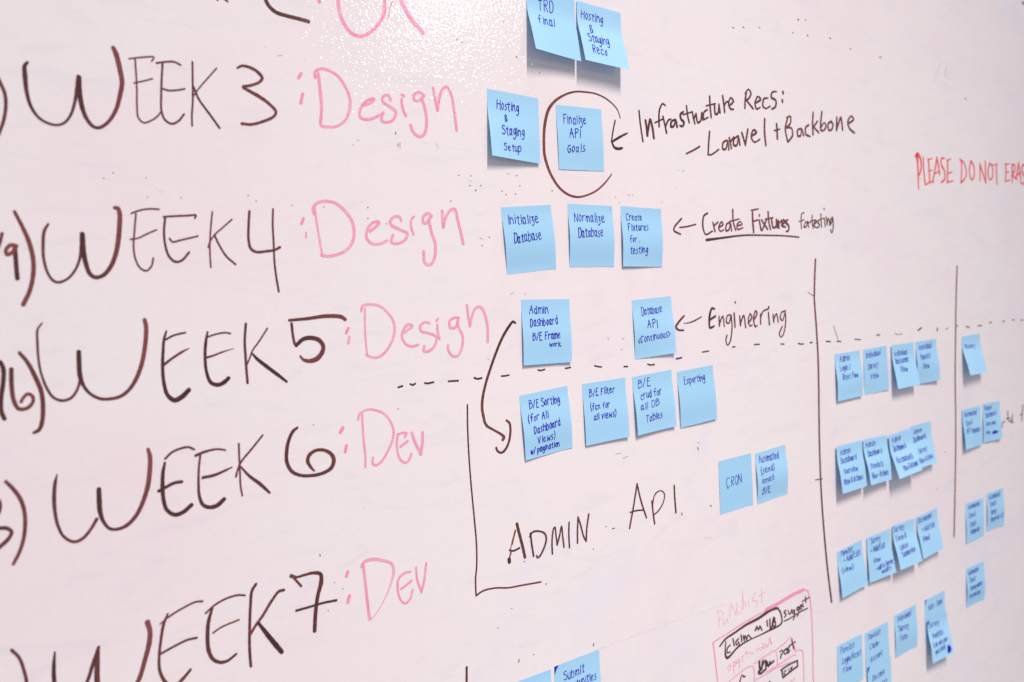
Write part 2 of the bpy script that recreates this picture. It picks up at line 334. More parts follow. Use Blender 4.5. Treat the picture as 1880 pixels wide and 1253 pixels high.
  (0.4, 0.48, '848 -96 28 793 -109 28 729 -75 32 735 -20 30 822 10 28 923 54 30 930 89 34 887 163 32 808 203 29 753 195 31 766 145 33'),
  (0.4, 0.4, '950 -69 30 947 -19 30 968 84 30'),
  (0.4, 0.4, '964 -135 28 940 -113 28'),
  (0.4, 0.4, '1244 -127 28 1176 -130 29 1115 -95 34 1120 -25 31 1188 -28 32 1229 -101 34'),
  (0.4, 0.4, '1215 -79 34 1236 -14 34 1279 85 35 1262 195 35 1206 283 32 1128 284 29 1074 211 33 1074 163 34'),
  (0.4, 0.4, '1362 -257 35 1370 -132 35 1386 -27 35'),
  (0.4, 0.4, '1386 -27 35 1425 -144 35 1491 -225 31 1562 -216 33 1615 -99 36 1632 16 37 1622 169 37'),
 ]),
 ('handwritten_heading', 'black heading WEEK 6 with a bracket before it', 'black', [
  (0.6, 0.5, '-3298 876 27 -3251 943 31 -3206 1033 33 -3185 1136 31 -3186 1230 32 -3204 1344 30 -3244 1454 29 -3296 1542 27'),
  (0.7, 0.6, '-3412 1015 32 -3370 1005 30 -3352 1056 28 -3368 1110 30 -3403 1161 31'),
  (0.7, 0.6, '-3429 1231 32 -3368 1236 32 -3317 1249 31 -3289 1285 29 -3316 1334 32 -3390 1391 33'),
  (0.8, 0.6, '-2922 887 13 -2942 955 29 -2959 1084 33 -2960 1192 28 -2947 1304 25 -2910 1403 23 -2836 1464 26 -2767 1452 28 -2693 1382 27 -2644 1312 30'),
  (1, 0.2, '-2608 1065 39 -2612 1163 44 -2613 1250 41 -2591 1347 29 -2544 1416 25 -2474 1432 28 -2400 1412 34 -2322 1346 36 -2259 1244 38 -2205 1108 43 -2175 953 42 -2168 852 39 -2179 792 31'),
  (0.7, 0.6, '-2039 898 21 -1971 848 21 -1892 828 21 -1827 827 20 -1777 856 20'),
  (0.9, 0.9, '-2045 934 23 -2066 1010 33 -2080 1137 38 -2079 1266 35 -2058 1350 33 -1994 1406 37 -1923 1401 38 -1838 1349 38'),
  (1, 0.7, '-2116 1171 29 -2045 1146 29 -1979 1125 29 -1908 1125 29'),
  (0.7, 0.6, '-1768 913 27 -1673 891 24 -1564 886 18 -1490 907 18'),
  (0.6, 0.9, '-1726 920 21 -1748 1039 21 -1760 1169 24 -1762 1274 28 -1735 1366 32 -1671 1403 36 -1603 1398 42 -1536 1355 40'),
  (0.8, 0.6, '-1717 1122 27 -1609 1118 27 -1497 1091 22 -1438 1074 11'),
  (0.7, 0.4, '-1358 868 19 -1363 992 19 -1366 1127 19 -1370 1262 19 -1360 1353 19'),
  (0.6, 0.7, '-1120 824 20 -1232 931 20 -1354 1047 20 -1387 1110 20 -1408 1167 20'),
  (0.6, 0.9, '-1363 1073 16 -1279 1183 26 -1180 1276 34 -1091 1376 24'),
  (0.8, 0.7, '-761 804 24 -805 828 33 -856 905 36 -888 1013 39 -892 1124 38 -846 1217 33 -761 1268 30 -654 1290 31 -528 1289 33 -424 1250 41 -392 1178 45 -419 1113 38 -496 1063 31 -590 1055 32 -658 1092 40 -675 1146 39 -648 1205 29 -612 1250 17'),
 ]),
 ('handwritten_word', 'pink word Dev beside WEEK 6', 'pink', [
  (0.72, 0.72, '-269 876 39 -300 916 39'),
  (0.72, 0.72, '-240 1059 33 -260 1118 33'),
  (0.4, 0.4, '-89 813 28 -65 758 28 5 730 25 106 743 25 224 803 26 293 896 28 321 991 30 296 1093 30 236 1190 30 155 1283 29 83 1313 26 47 1288 28 55 1229 29'),
  (0.4, 0.4, '-40 761 28 -42 909 28 -38 1088 28 -33 1207 28 -40 1308 29'),
  (0.4, 0.48, '366 1035 27 420 1028 26 477 1036 28 453 1074 30'),
  (0.4, 0.48, '370 1036 30 351 1117 30 353 1224 29 391 1312 27 452 1345 27 500 1309 31 521 1266 31'),
  (0.4, 0.48, '392 1169 29 486 1122 29'),
  (0.4, 0.48, '542 1046 35 579 1152 35 640 1285 35'),
  (0.4, 0.48, '640 1285 37 670 1166 37 678 1058 37'),
 ]),
 ('handwritten_heading', 'black heading WEEK 7 cut off by the bottom edge', 'black', [
  (0.7, 0.7, '-3363 2228 26 -3316 2302 25 -3288 2418 26 -3276 2530 27 -3282 2672 28'),
  (1, 0.7, '-3051 2339 16 -3066 2439 31 -3074 2583 35 -3056 2711 30 -2985 2796 31 -2903 2762 31 -2826 2662 31 -2770 2530 33 -2713 2397 28'),
  (0.8, 0.25, '-2714 2399 22 -2731 2504 43 -2746 2701 47 -2734 2818 38 -2660 2931 36 -2539 2908 41 -2420 2793 41 -2346 2622 42 -2298 2481 47 -2284 2381 44 -2299 2297 48'),
  (0.7, 0.6, '-2120 2271 19 -2162 2351 29 -2202 2509 26 -2225 2646 26 -2225 2764 29 -2177 2884 32 -2117 2937 33 -2035 2890 35 -1958 2827 26'),
  (0.5, 0.6, '-2193 2342 14 -2093 2291 19 -1961 2248 19 -1867 2230 19 -1804 2240 19'),
  (0.6, 0.7, '-2207 2606 22 -2089 2575 22 -1970 2551 22 -1881 2556 22'),
  (0.8, 0.7, '-1720 2326 26 -1762 2436 36 -1782 2565 38 -1782 2700 39 -1748 2794 33 -1683 2844 31 -1615 2850 29 -1528 2813 24'),
  (0.5, 0.7, '-1783 2356 20 -1698 2305 20 -1586 2273 20 -1473 2269 19 -1404 2289 19'),
  (0.6, 0.5, '-1730 2555 17 -1646 2523 17 -1477 2501 17'),
  (0.8, 0.7, '-1290 2212 30 -1332 2264 30 -1357 2396 29 -1377 2571 29 -1393 2746 29 -1397 2884 29 -1395 2969 28'),
  (0.8, 0.35, '-1014 2338 28 -1067 2339 29 -1146 2410 30 -1243 2524 30 -1321 2600 29 -1377 2668 29'),
  (1, 1, '-1289 2588 28 -1213 2715 44 -1127 2853 49 -1080 2926 44'),
  (0.7, 0.8, '-930 2221 38 -871 2246 23 -786 2245 26 -693 2248 31 -619 2279 39 -618 2359 49 -662 2479 42 -697 2630 42 -713 2742 42 -722 2819 42'),
  (0.5, 0.6, '-915 2228 24 -867 2297 24 -832 2346 24'),
  (0.7, 0.9, '-902 2570 24 -779 2571 24 -621 2570 24 -464 2582 24'),
 ]),
 ('handwritten_word', 'pink word Dev beside WEEK 7', 'pink', [
  (0.72, 0.72, '-316 2330 34 -337 2370 34'),
  (0.64, 0.64, '-316 2576 38 -337 2638 38'),
  (0.4, 0.24, '-159 2316 31 -123 2275 36 -20 2272 36 99 2312 32 200 2371 33 218 2445 36 183 2559 26 87 2719 15 -26 2842 13 -94 2884 18'),
  (0.48, 0.48, '-137 2306 33 -127 2452 33 -117 2666 34 -107 2820 34 -101 2879 34'),
  (0.4, 0.48, '425 2510 25 352 2504 28 271 2550 30 253 2638 28 272 2752 26 330 2826 24 395 2800 30 438 2709 30'),
  (0.4, 0.48, '296 2662 28 427 2608 29'),
  (0.4, 0.48, '497 2481 29 501 2607 29 546 2760 28'),
  (0.4, 0.48, '546 2760 31 592 2630 31 628 2465 30'),
 ]),
 ('drawn_box', 'thin brown open corner line below WEEK 6 Dev', 'black', [
  (0.9, 0.7, '1291 842 22 1277 1095 22 1274 1417 22 1282 1743 22 1290 1916 22 1302 2164 23 1310 2413 23 1296 2658 23 1271 2794 23 1265 2985 23'),
  (0.7, 0.5, '1265 2986 23 1364 2957 22 1540 2968 20 1729 3013 20 1946 3037 21 2225 3069 22'),
 ]),
 ('drawn_line', 'short black line cut off by the bottom edge', 'black', [
  (0.8, 0.8, '1081 3751 31 1064 3976 31'),
 ]),
 ('drawn_arrow', 'long curved arrow from Admin Dashboard down to sorting', 'black', [
  (1, 0.4, '2040 -11 26 2007 -30 31 1934 28 38 1832 146 36 1737 296 36 1642 470 36 1564 632 36 1507 795 39 1493 911 39 1504 991 38 1536 1098 35 1644 1172 27 1741 1233 31 1783 1275 45 1764 1300 40'),
  (0.5, 0.8, '1833 1088 29 1877 1129 33 1883 1213 34 1855 1330 34 1797 1415 33 1735 1445 27 1678 1416 28 1664 1380 32'),
 ]),
 ('drawn_circle', 'brown circle drawn round the Finalize API Goals sticker', 'black', [
  (0.6, 0.35, '3928 -2463 17 3882 -2564 20 3733 -2667 22 3534 -2728 22 3337 -2738 23 3142 -2723 24 2967 -2667 27 2812 -2580 36 2713 -2478 44 2659 -2353 46 2625 -2203 43 2615 -2068 43 2615 -1961 44 2642 -1854 44 2703 -1723 39 2820 -1579 35 2966 -1493 31 3118 -1466 28 3275 -1489 23 3459 -1555 25 3607 -1651 24 3726 -1757 18'),
 ]),
 ('drawn_arrow', 'short black arrow pointing at the circled sticker', 'black', [
  (0.9, 0.9, '3832 -2428 25 3785 -2291 25 3751 -2163 25'),
  (1, 1, '3753 -2163 30 3798 -2094 37 3875 -2080 37 3937 -2092 32'),
  (0.9, 0.9, '3758 -2160 31 3898 -2225 34 4044 -2284 23'),
 ]),
 ('handwritten_phrase', 'brown word Infrastructure', 'black', [
  (0.9, 0.8, '4281 -2580 30 4293 -2431 30 4330 -2194 30'),
  (0.8, 0.8, '4396 -2465 41 4412 -2365 42 4421 -2276 42'),
  (0.8, 0.8, '4421 -2291 41 4460 -2423 40 4486 -2484 38 4524 -2381 42 4542 -2251 42'),
  (0.8, 0.9, '4795 -2689 27 4739 -2704 25 4678 -2628 33 4656 -2510 34 4655 -2407 34'),
  (0.8, 0.9, '4576 -2449 23 4750 -2513 23'),
  (0.8, 0.9, '4738 -2539 34 4773 -2424 34 4796 -2331 34'),
  (0.8, 0.9, '4788 -2425 31 4844 -2501 29 4897 -2517 23'),
  (0.9, 0.9, '4991 -2518 28 4907 -2486 34 4886 -2422 40 4941 -2425 33 4996 -2505 27 5011 -2424 41'),
  (0.9, 0.9, '5151 -2630 33 5089 -2588 39 5100 -2531 40 5157 -2491 42 5124 -2437 31 5071 -2443 29'),
  (0.8, 0.7, '5222 -2712 33 5238 -2588 33 5266 -2498 33'),
  (0.8, 0.7, '5143 -2591 21 5332 -2643 21'),
  (0.8, 0.7, '5338 -2644 33 5362 -2549 33 5383 -2492 33'),
  (0.8, 0.7, '5372 -2559 31 5416 -2624 31'),
  (0.8, 0.7, '5416 -2624 34 5446 -2509 32 5509 -2539 31 5540 -2652 22 5559 -2552 34'),
  (0.8, 0.7, '5664 -2697 25 5584 -2652 32 5578 -2563 30 5674 -2595 23'),
  (0.8, 0.7, '5722 -2882 35 5726 -2731 35 5740 -2600 35'),
  (0.8, 0.7, '5639 -2748 21 5843 -2793 22'),
  (0.8, 0.7, '5820 -2767 35 5835 -2650 34 5894 -2670 33 5920 -2799 21 5939 -2677 35'),
  (0.8, 0.7, '6011 -2912 36 6030 -2793 36 6043 -2690 36'),
  (0.8, 0.7, '6042 -2784 31 6091 -2838 26 6136 -2836 24'),
  (0.8, 0.7, '6153 -2787 29 6250 -2861 35 6193 -2901 23 6139 -2822 36 6174 -2750 33 6249 -2744 24'),
 ]),
 ('handwritten_phrase', 'brown word Recs with a colon', 'black', [
  (0.7, 0.6, '6557 -3008 40 6526 -2893 40 6513 -2784 40'),
  (0.7, 0.6, '6532 -2990 33 6610 -3054 24 6666 -3007 41 6620 -2931 34 6540 -2900 27'),
  (0.7, 0.6, '6550 -2901 37 6705 -2787 38'),
  (0.7, 0.6, '6772 -2871 30 6898 -2939 40 6830 -2969 29 6758 -2870 41 6785 -2793 35 6881 -2817 25'),
  (0.7, 0.6, '7077 -2968 25 6976 -2950 36 6946 -2847 42 7015 -2813 25 7124 -2856 28'),
  (0.7, 0.6, '7296 -3081 25 7190 -3062 33 7157 -2990 42 7274 -2946 42 7258 -2860 39 7158 -2813 30'),
  (0.8, 0.8, '7458 -3089 48 7461 -3072 48'),
  (0.8, 0.8, '7436 -2965 48 7439 -2946 48'),
 ]),
 ('drawn_dash', 'short brown dash', 'black', [
  (0.4, 0.5, '5183 -2076 29 5331 -2129 29 5469 -2185 30'),
 ]),
 ('handwritten_phrase', 'brown first word and plus sign below Infrastructure', 'black', [
  (0.7, 0.6, '5694 -2399 37 5665 -2244 37 5643 -2085 37'),
  (0.7, 0.6, '5643 -2081 23 5716 -2088 26 5880 -2165 28'),
  (0.7, 0.6, '6066 -2304 29 5982 -2260 36 5971 -2179 37 6039 -2182 34 6091 -2296 26 6107 -2175 39'),
  (0.7, 0.6, '6127 -2338 39 6165 -2198 39'),
  (0.7, 0.6, '6157 -2289 34 6227 -2353 34'),
  (0.7, 0.6, '6335 -2380 30 6231 -2323 36 6220 -2246 38 6293 -2245 35 6341 -2370 24 6364 -2255 40'),
  (0.7, 0.6, '6421 -2426 40 6493 -2261 40'),
  (0.7, 0.6, '6493 -2261 40 6564 -2485 40'),
  (0.7, 0.6, '6640 -2387 31 6766 -2456 39 6698 -2483 32 6640 -2376 41 6705 -2311 27 6847 -2356 27'),
  (0.7, 0.6, '6977 -2657 42 6964 -2478 42 6984 -2280 43'),
  (0.7, 0.6, '7273 -2603 44 7279 -2390 44'),
  (0.7, 0.6, '7205 -2503 26 7346 -2533 26'),
 ]),
 ('handwritten_word', 'brown word Backbone', 'black', [
  (0.6, 0.6, '7555 -2707 40 7491 -2552 41 7536 -2365 41'),
  (0.6, 0.6, '7526 -2715 24 7632 -2738 37 7627 -2642 38 7510 -2564 32'),
  (0.6, 0.6, '7510 -2564 25 7652 -2562 36 7674 -2466 40 7555 -2358 35'),
  (0.6, 0.6, '7909 -2578 27 7811 -2545 38 7807 -2467 40 7884 -2467 37 7921 -2578 24 7962 -2478 42'),
  (0.6, 0.6, '8115 -2645 32 8026 -2596 40 8025 -2501 41 8141 -2470 32'),
  (0.6, 0.6, '8244 -2842 43 8219 -2663 43 8222 -2508 44'),
  (0.6, 0.6, '8357 -2716 37 8232 -2615 37'),
  (0.6, 0.6, '8244 -2620 37 8384 -2544 38'),
  (0.6, 0.6, '8486 -2870 44 8450 -2722 44 8443 -2588 44 8516 -2585 31 8593 -2653 44 8551 -2707 24 8458 -2638 36'),
  (0.6, 0.6, '8738 -2741 35 8652 -2691 43 8668 -2601 41 8756 -2618 38 8789 -2699 46 8738 -2741 42'),
  (0.6, 0.6, '8908 -2809 46 8889 -2610 46'),
  (0.6, 0.6, '8889 -2614 44 8968 -2745 43 9027 -2818 45 9068 -2630 47'),
  (0.6, 0.6, '9223 -2727 34 9406 -2820 44 9339 -2862 29 9229 -2762 46 9272 -2665 44 9421 -2600 39'),
 ]),
 ('drawn_arrow', 'brown arrow pointing left at the Create Fixtures sticker', 'black', [
  (0.7, 0.6, '5029 -1207 30 4880 -1095 31 4866 -1051 31 4998 -998 27'),
  (0.7, 0.6, '4983 -1089 23 5118 -1098 23 5322 -1129 24'),
 ]),
 ('handwritten_phrase', 'brown words Create Fixtures', 'black', [
  (0.8, 0.6, '5583 -1281 29 5499 -1241 35 5472 -1092 37 5525 -993 27 5675 -1035 26'),
  (0.6, 0.6, '5692 -1151 33 5732 -1031 33'),
  (0.6, 0.6, '5715 -1107 27 5804 -1161 27'),
  (0.6, 0.6, '5815 -1081 26 5915 -1127 31 5885 -1161 26 5815 -1081 33 5845 -1034 24 5927 -1050 22'),
  (0.6, 0.6, '6080 -1151 23 5997 -1130 31 5975 -1043 33 6041 -1049 30 6083 -1140 23 6103 -1038 34'),
  (0.6, 0.6, '6147 -1334 34 6147 -1171 34 6197 -1048 34'),
  (0.6, 0.6, '6058 -1167 22 6286 -1202 22'),
  (0.6, 0.6, '6227 -1105 23 6346 -1129 29 6314 -1165 21 6238 -1126 33 6241 -1058 26 6367 -1078 22'),
  (0.6, 0.6, '6605 -1296 41 6605 -1170 41 6617 -1014 41'),
  (0.6, 0.6, '6573 -1327 25 6748 -1349 25'),
  (0.6, 0.6, '6605 -1166 23 6735 -1191 23'),
  (0.6, 0.6, '6763 -1181 36 6797 -1044 36'),
  (0.6, 0.6, '6767 -1261 36 6770 -1250 36'),
  (0.6, 0.6, '6816 -1191 34 6958 -1053 34'),
  (0.6, 0.6, '6941 -1195 35 6825 -1039 35'),
  (0.6, 0.6, '6983 -1308 37 6993 -1170 37 7029 -1053 37'),
  (0.6, 0.6, '6905 -1202 22 7104 -1223 23'),
  (0.6, 0.6, '7066 -1191 37 7096 -1078 34 7170 -1095 36 7183 -1202 29 7205 -1080 38'),
  (0.6, 0.6, '7229 -1180 38 7245 -1073 38'),
  (0.6, 0.6, '7245 -1137 32 7310 -1180 32'),
  (0.6, 0.6, '7326 -1122 31 7402 -1165 38 7359 -1191 32 7317 -1109 37 7416 -1083 27'),
  (0.6, 0.6, '7478 -1191 30 7413 -1159 39 7496 -1100 38 7481 -1028 36 7424 -1018 24'),
 ]),
 ('underline', 'brown underline beneath Create Fixtures', 'black', [
  (1, 0.5, '5536 -913 40 5888 -939 32 6388 -970 27 6839 -965 25 7346 -953 26 7753 -927 27'),
 ]),
 ('handwritten_phrase', 'small brown words for testing', 'black', [
  (0.65, 0.65, '7917 -1302 20 7849 -1280 27 7828 -1169 29 7833 -1059 29'),
  (0.65, 0.65, '7766 -1165 17 7914 -1191 18'),
  (0.65, 0.65, '7948 -1158 28 7901 -1080 29 7964 -1089 26 7987 -1151 29 7940 -1158 18'),
  (0.65, 0.65, '8007 -1169 29 8026 -1080 29'),
  (0.65, 0.65, '8025 -1136 22 8098 -1169 22'),
  (0.65, 0.65, '8131 -1258 29 8125 -1146 30 8148 -1057 29'),
  (0.65, 0.65, '8066 -1164 18 8207 -1191 18'),
  (0.65, 0.65, '8183 -1119 25 8253 -1164 29 8214 -1180 26 8170 -1102 29 8248 -1067 23'),
  (0.65, 0.65, '8335 -1191 24 8277 -1157 30 8327 -1112 30 8272 -1067 26'),
  (0.65, 0.65, '8373 -1282 30 8378 -1078 30'),
  (0.65, 0.65, '8307 -1191 18 8451 -1214 18'),
  (0.65, 0.65, '8471 -1214 30 8481 -1089 30'),
  (0.65, 0.65, '8467 -1366 30 8470 -1357 30'),
  (0.65, 0.65, '8525 -1232 31 8539 -1111 31'),
  (0.65, 0.65, '8540 -1123 30 8582 -1214 20 8622 -1104 30'),
  (0.65, 0.65, '8708 -1232 25 8639 -1191 30 8652 -1123 21 8707 -1214 29 8706 -1054 31 8669 -985 21 8634 -1031 29'),
 ]),
 ('drawn_arrow', 'brown arrow pointing left at the Database API sticker', 'black', [
  (0.4, 0.8, '5002 99 33 4890 173 38 4827 238 42 4883 281 30 4985 292 25'),
  (0.7, 0.9, '4984 195 9 5068 201 16 5215 179 24 5366 135 18'),
 ]),
 ('handwritten_phrase', 'brown word Engineering', 'black', [
  (0.9, 0.9, '5661 45 29 5598 36 39 5547 122 45 5531 217 45 5539 298 36 5634 283 32'),
  (0.9, 0.9, '5533 193 35 5668 146 35'),
  (0.6, 0.5, '5749 159 31 5749 289 31'),
  (0.6, 0.5, '5749 289 30 5779 218 30 5835 160 28 5858 300 31'),
  (0.6, 0.5, '6024 152 20 5939 158 28 5908 243 31 5965 264 27 6018 168 31'),
  (0.6, 0.5, '6024 161 31 6032 334 31 5976 528 31 5915 572 20 5885 504 31 5910 432 31'),
  (0.6, 0.5, '6218 182 32 6226 319 32'),
  (0.6, 0.5, '6226 315 32 6270 218 31 6313 179 31 6349 352 32'),
  (0.6, 0.5, '6416 295 30 6503 220 33 6465 164 27 6418 262 33 6454 340 28 6502 330 23'),
  (0.6, 0.5, '6542 270 31 6631 170 33 6600 130 30 6544 237 33 6578 357 31 6627 344 24'),
  (0.6, 0.5, '6715 188 34 6707 327 34'),
  (0.6, 0.5, '6712 239 32 6773 153 29 6919 116 24'),
  (0.9, 0.9, '6092 132 32 6102 326 32'),
  (0.9, 0.9, '6122 -26 29 6130 -18 29'),
  (0.9, 0.9, '6909 175 34 6923 351 34'),
  (0.9, 0.9, '6920 90 34 6922 100 34'),
  (0.6, 0.5, '7023 208 32 7032 321 32'),
  (0.6, 0.5, '7032 318 31 7056 254 31 7111 205 27 7146 325 32'),
  (0.6, 0.5, '7347 173 22 7236 196 28 7201 277 32 7259 311 27 7331 202 26 7334 359 33 7261 529 31 7200 559 20 7165 504 32 7245 406 31'),
 ]),
 ('handwritten_phrase', 'brown word ADMIN below the box line', 'black', [
  (0.9, 0.6, '1907 2306 42 1941 2450 42 1976 2594 43 2001 2717 43'),
  (0.95, 0.9, '1775 2583 21 1833 2605 23 1927 2592 25'),
  (0.12, 0.2, '1875 2368 15 1843 2446 15 1817 2508 15 1793 2579 15'),
  (0.12, 0.2, '1887 2379 15 1854 2448 15 1827 2527 15'),
  (0.12, 0.2, '1809 2599 15 1789 2645 15 1768 2692 15'),
  (0.12, 0.2, '1791 2604 15 1769 2683 15'),
  (1, 1, '1764 2689 51 1766 2717 51'),
  (0.9, 0.5, '2103 2459 29 2114 2591 29 2134 2734 29'),
  (0.9, 0.5, '2094 2492 29 2137 2451 25 2254 2466 22 2330 2517 26 2342 2589 30 2296 2684 30 2222 2763 29 2188 2767 21 2183 2745 28'),
  (0.8, 0.6, '2429 2776 26 2431 2644 26 2465 2484 26 2489 2467 24 2501 2572 25 2512 2685 25'),
  (0.8, 0.6, '2512 2685 26 2551 2600 26 2597 2477 22 2606 2594 26 2620 2736 26'),
  (0.8, 0.6, '2722 2459 26 2708 2599 26 2709 2763 26'),
  (0.8, 0.6, '2845 2736 27 2855 2576 27 2875 2422 27'),
  (0.8, 0.6, '2875 2422 25 2912 2534 26 2956 2688 25 2992 2747 24'),
  (0.8, 0.6, '2992 2747 27 3012 2592 27 3057 2423 28'),
 ]),
 ('handwritten_phrase', 'brown letters API below the sticker row', 'black', [
  (0.7, 0.8, '3768 2750 30 3847 2521 31 3943 2206 31'),
  (0.7, 0.8, '3943 2206 30 4005 2446 30 4091 2677 29'),
  (0.7, 0.8, '3791 2548 22 3911 2549 22 4053 2570 21'),
  (0.7, 0.8, '4210 2485 31 4222 2626 31 4244 2789 31'),
  (0.6, 0.6, '4230 2721 25 4223 2534 25 4277 2405 24 4393 2377 17 4462 2440 25 4428 2543 25 4331 2633 24 4249 2666 22'),
  (0.8, 0.8, '4661 2359 33 4663 2525 33 4674 2725 33'),
 ]),
 ('dashed_line', 'black dashed line running across the board', 'black', [
  (0.9, 0.9, '410 546 22 462 537 22'),
  (0.9, 0.9, '560 528 21 591 541 21 622 530 23'),
  (0.9, 0.9, '744 538 21 785 545 22 856 541 22'),
  (0.9, 0.9, '1055 553 22 1109 556 22 1183 561 22'),
  (0.9, 0.9, '1407 553 23 1447 569 22 1508 567 23'),
  (0.9, 0.8, '1406 551 19 1454 569 19 1511 565 20'),
  (0.9, 0.8, '1794 574 20 1845 578 20 1905 574 20'),
  (0.9, 0.8, '2347 562 20 2401 572 20 2453 565 21'),
  (0.9, 0.8, '2786 587 21 2868 584 21'),
  (0.9, 0.8, '3279 604 22 3329 619 21 3393 630 21'),
  (0.9, 0.8, '3797 666 22 3862 672 22'),
  (0.9, 0.8, '4240 680 23 4304 696 22 4371 695 23'),
  (0.9, 0.8, '4808 663 24 4920 657 24'),
  (0.8, 0.8, '5356 621 21 5497 619 21'),
  (0.8, 0.8, '6024 611 22 6085 608 22'),
  (0.8, 0.8, '6541 617 22 6662 624 22'),
  (0.8, 0.8, '7195 664 22 7280 674 23'),
  (0.8, 0.8, '7647 693 24 7708 709 23 7792 714 23'),
  (0.8, 0.8, '7965 710 24 8029 710 24'),
  (0.8, 0.8, '8140 729 24 8172 735 24'),
  (0.8, 0.8, '8414 726 24 8540 740 24'),
  (0.8, 0.8, '8727 750 24 8843 761 24'),
  (0.7, 0.7, '9260 761 21 9438 781 21'),
  (0.7, 0.7, '9954 749 23 10052 747 23'),
  (0.7, 0.7, '11358 774 33 11482 737 33'),
  (0.7, 0.7, '12075 796 48 12073 823 48'),
  (0.7, 0.7, '12413 821 24 12477 821 24'),
  (0.7, 0.7, '12837 797 27 12865 804 27'),
  (0.7, 0.7, '13214 833 32 13285 856 24 13357 850 29'),
  (0.7, 0.7, '13700 859 25 13875 863 25'),
  (0.7, 0.7, '14206 836 27 14309 834 27'),
  (0.7, 0.7, '14819 849 28 14899 847 28'),
  (0.7, 0.7, '15259 853 27 15353 854 27'),
  (0.7, 0.7, '15688 889 32 15773 883 32'),
  (0.2, 0.2, '10536 764 13 10665 790 12 10805 789 13'),
 ]),
 ('divider_line', 'dark vertical line left of the right sticker block', 'black', [
  (0.6, 0.8, '8184 -574 46 8135 -168 46 8121 35 46 8147 394 46 8173 893 47 8170 1383 47 8151 1898 47 8140 2400 47 8144 2879 47 8158 3258 47 8206 3866 48 8263 4375 48 8348 4923 49'),
 ]),
 ('tick_mark', 'short tick crossing the dark divider line', 'black', [
  (0.6, 0.5, '7998 2875 19 8193 2893 19'),
 ]),
 ('faint_stroke', 'faint thin stroke touching the dark divider line', 'black', [
  (0.15, 0.15, '7954 -73 14 8093 -12 14'),
 ]),
 ('divider_line', 'thin reddish vertical line crossing the right sticker block', 'black', [
  (0.35, 0.35, '12894 -314 54 12819 399 54 12775 1053 54 12728 1728 54 12718 2451 54 12689 3111 55 12624 3945 55 12551 4767 55'),
 ]),
 ('faint_stroke', 'faint thin stroke rising from the dashed line', 'black', [
  (0.2, 0.2, '8643 496 16 8698 608 16 8759 724 16'),
 ]),
 ('handwritten_phrase', 'red word PLEASE', 'red', [
  (0.9, 0.6, '11471 -2330 91 11485 -2189 58 11493 -2006 50 11497 -1741 41'),
  (0.9, 0.6, '11420 -2308 61 11493 -2356 59 11585 -2274 57 11606 -2111 50 11542 -1991 48'),
  (0.6, 0.7, '11682 -2288 46 11701 -2053 46 11745 -1818 46'),
  (0.6, 0.7, '11745 -1818 27 11891 -1852 27'),
  (0.6, 0.7, '11842 -2264 24 12015 -2292 24'),
  (0.6, 0.7, '11880 -2266 47 11901 -2060 47 11909 -1863 47'),
  (0.6, 0.7, '11909 -1863 23 12065 -1882 23'),
  (0.6, 0.7, '11871 -2055 26 12005 -2084 26'),
  (0.6, 0.7, '12013 -1866 46 12110 -2087 47 12207 -2316 47'),
  (0.6, 0.7, '12207 -2316 48 12253 -2155 48 12291 -2020 48'),
  (0.6, 0.7, '12098 -2024 28 12284 -2072 28'),
  (0.6, 0.7, '12504 -2316 23 12374 -2306 42 12356 -2201 48 12476 -2078 48 12478 -1941 47 12341 -1872 37'),
  (0.6, 0.7, '12574 -2283 25 12734 -2313 26'),
  (0.6, 0.7, '12610 -2274 49 12595 -2040 49 12579 -1880 49'),
  (0.6, 0.7, '12579 -1880 25 12808 -1914 25'),
  (0.6, 0.7, '12604 -2040 27 12769 -2075 27'),
 ]),
 ('handwritten_phrase', 'red words DO NOT ERASE at the right edge', 'red', [
  (0.5, 0.6, '13146 -2316 47 13160 -2100 47 13122 -1883 46'),
  (0.5, 0.6, '13090 -2325 37 13275 -2246 44 13348 -2063 47 13277 -1963 41 13113 -1883 36'),
  (0.5, 0.6, '13540 -2306 47 13474 -2111 48 13550 -1959 41 13659 -2006 47 13667 -2205 48 13550 -2311 45'),
  (0.5, 0.6, '13917 -1947 49 13930 -2259 49'),
  (0.5, 0.6, '13930 -2259 48 14047 -2085 48 14166 -1915 49'),
  (0.5, 0.6, '14166 -1915 50 14157 -2323 50'),
  (0.5, 0.6, '14333 -2278 50 14264 -2091 50 14321 -1980 37 14456 -2029 50 14470 -2234 51 14359 -2293 43'),
  (0.5, 0.6, '14643 -2285 52 14658 -1898 52'),
  (0.5, 0.6, '14450 -2260 23 14695 -2287 23'),
  (0.5, 0.6, '15028 -2300 23 15239 -2321 24'),
  (0.5, 0.6, '15077 -2301 53 15075 -2116 53 15053 -1961 53'),
  (0.5, 0.6, '15053 -1961 26 15254 -1994 27'),
  (0.5, 0.6, '15076 -2135 25 15233 -2156 25'),
  (0.5, 0.6, '15381 -2313 54 15356 -1957 54'),
  (0.5, 0.6, '15348 -2307 28 15501 -2294 51 15480 -2187 52 15362 -2102 47'),
  (0.5, 0.6, '15373 -2102 43 15584 -2014 44'),
  (0.5, 0.6, '15557 -2025 54 15619 -2180 54 15681 -2352 55'),
  (0.5, 0.6, '15681 -2352 55 15730 -2184 55 15780 -2020 56'),
  (0.5, 0.6, '15576 -2096 34 15791 -2157 34'),
  (0.5, 0.6, '15996 -2340 40 15847 -2283 54 15865 -2164 55 15997 -2049 57 15890 -1927 38 15756 -1967 39'),
  (0.5, 0.6, '16123 -2364 24 16355 -2383 24'),
  (0.5, 0.6, '16152 -2365 57 16150 -2150 57 16155 -1982 52 16342 -2011 28'),
 ]),
 ('app_sketch', 'pink and black app screen sketch at the bottom edge', 'pink', [
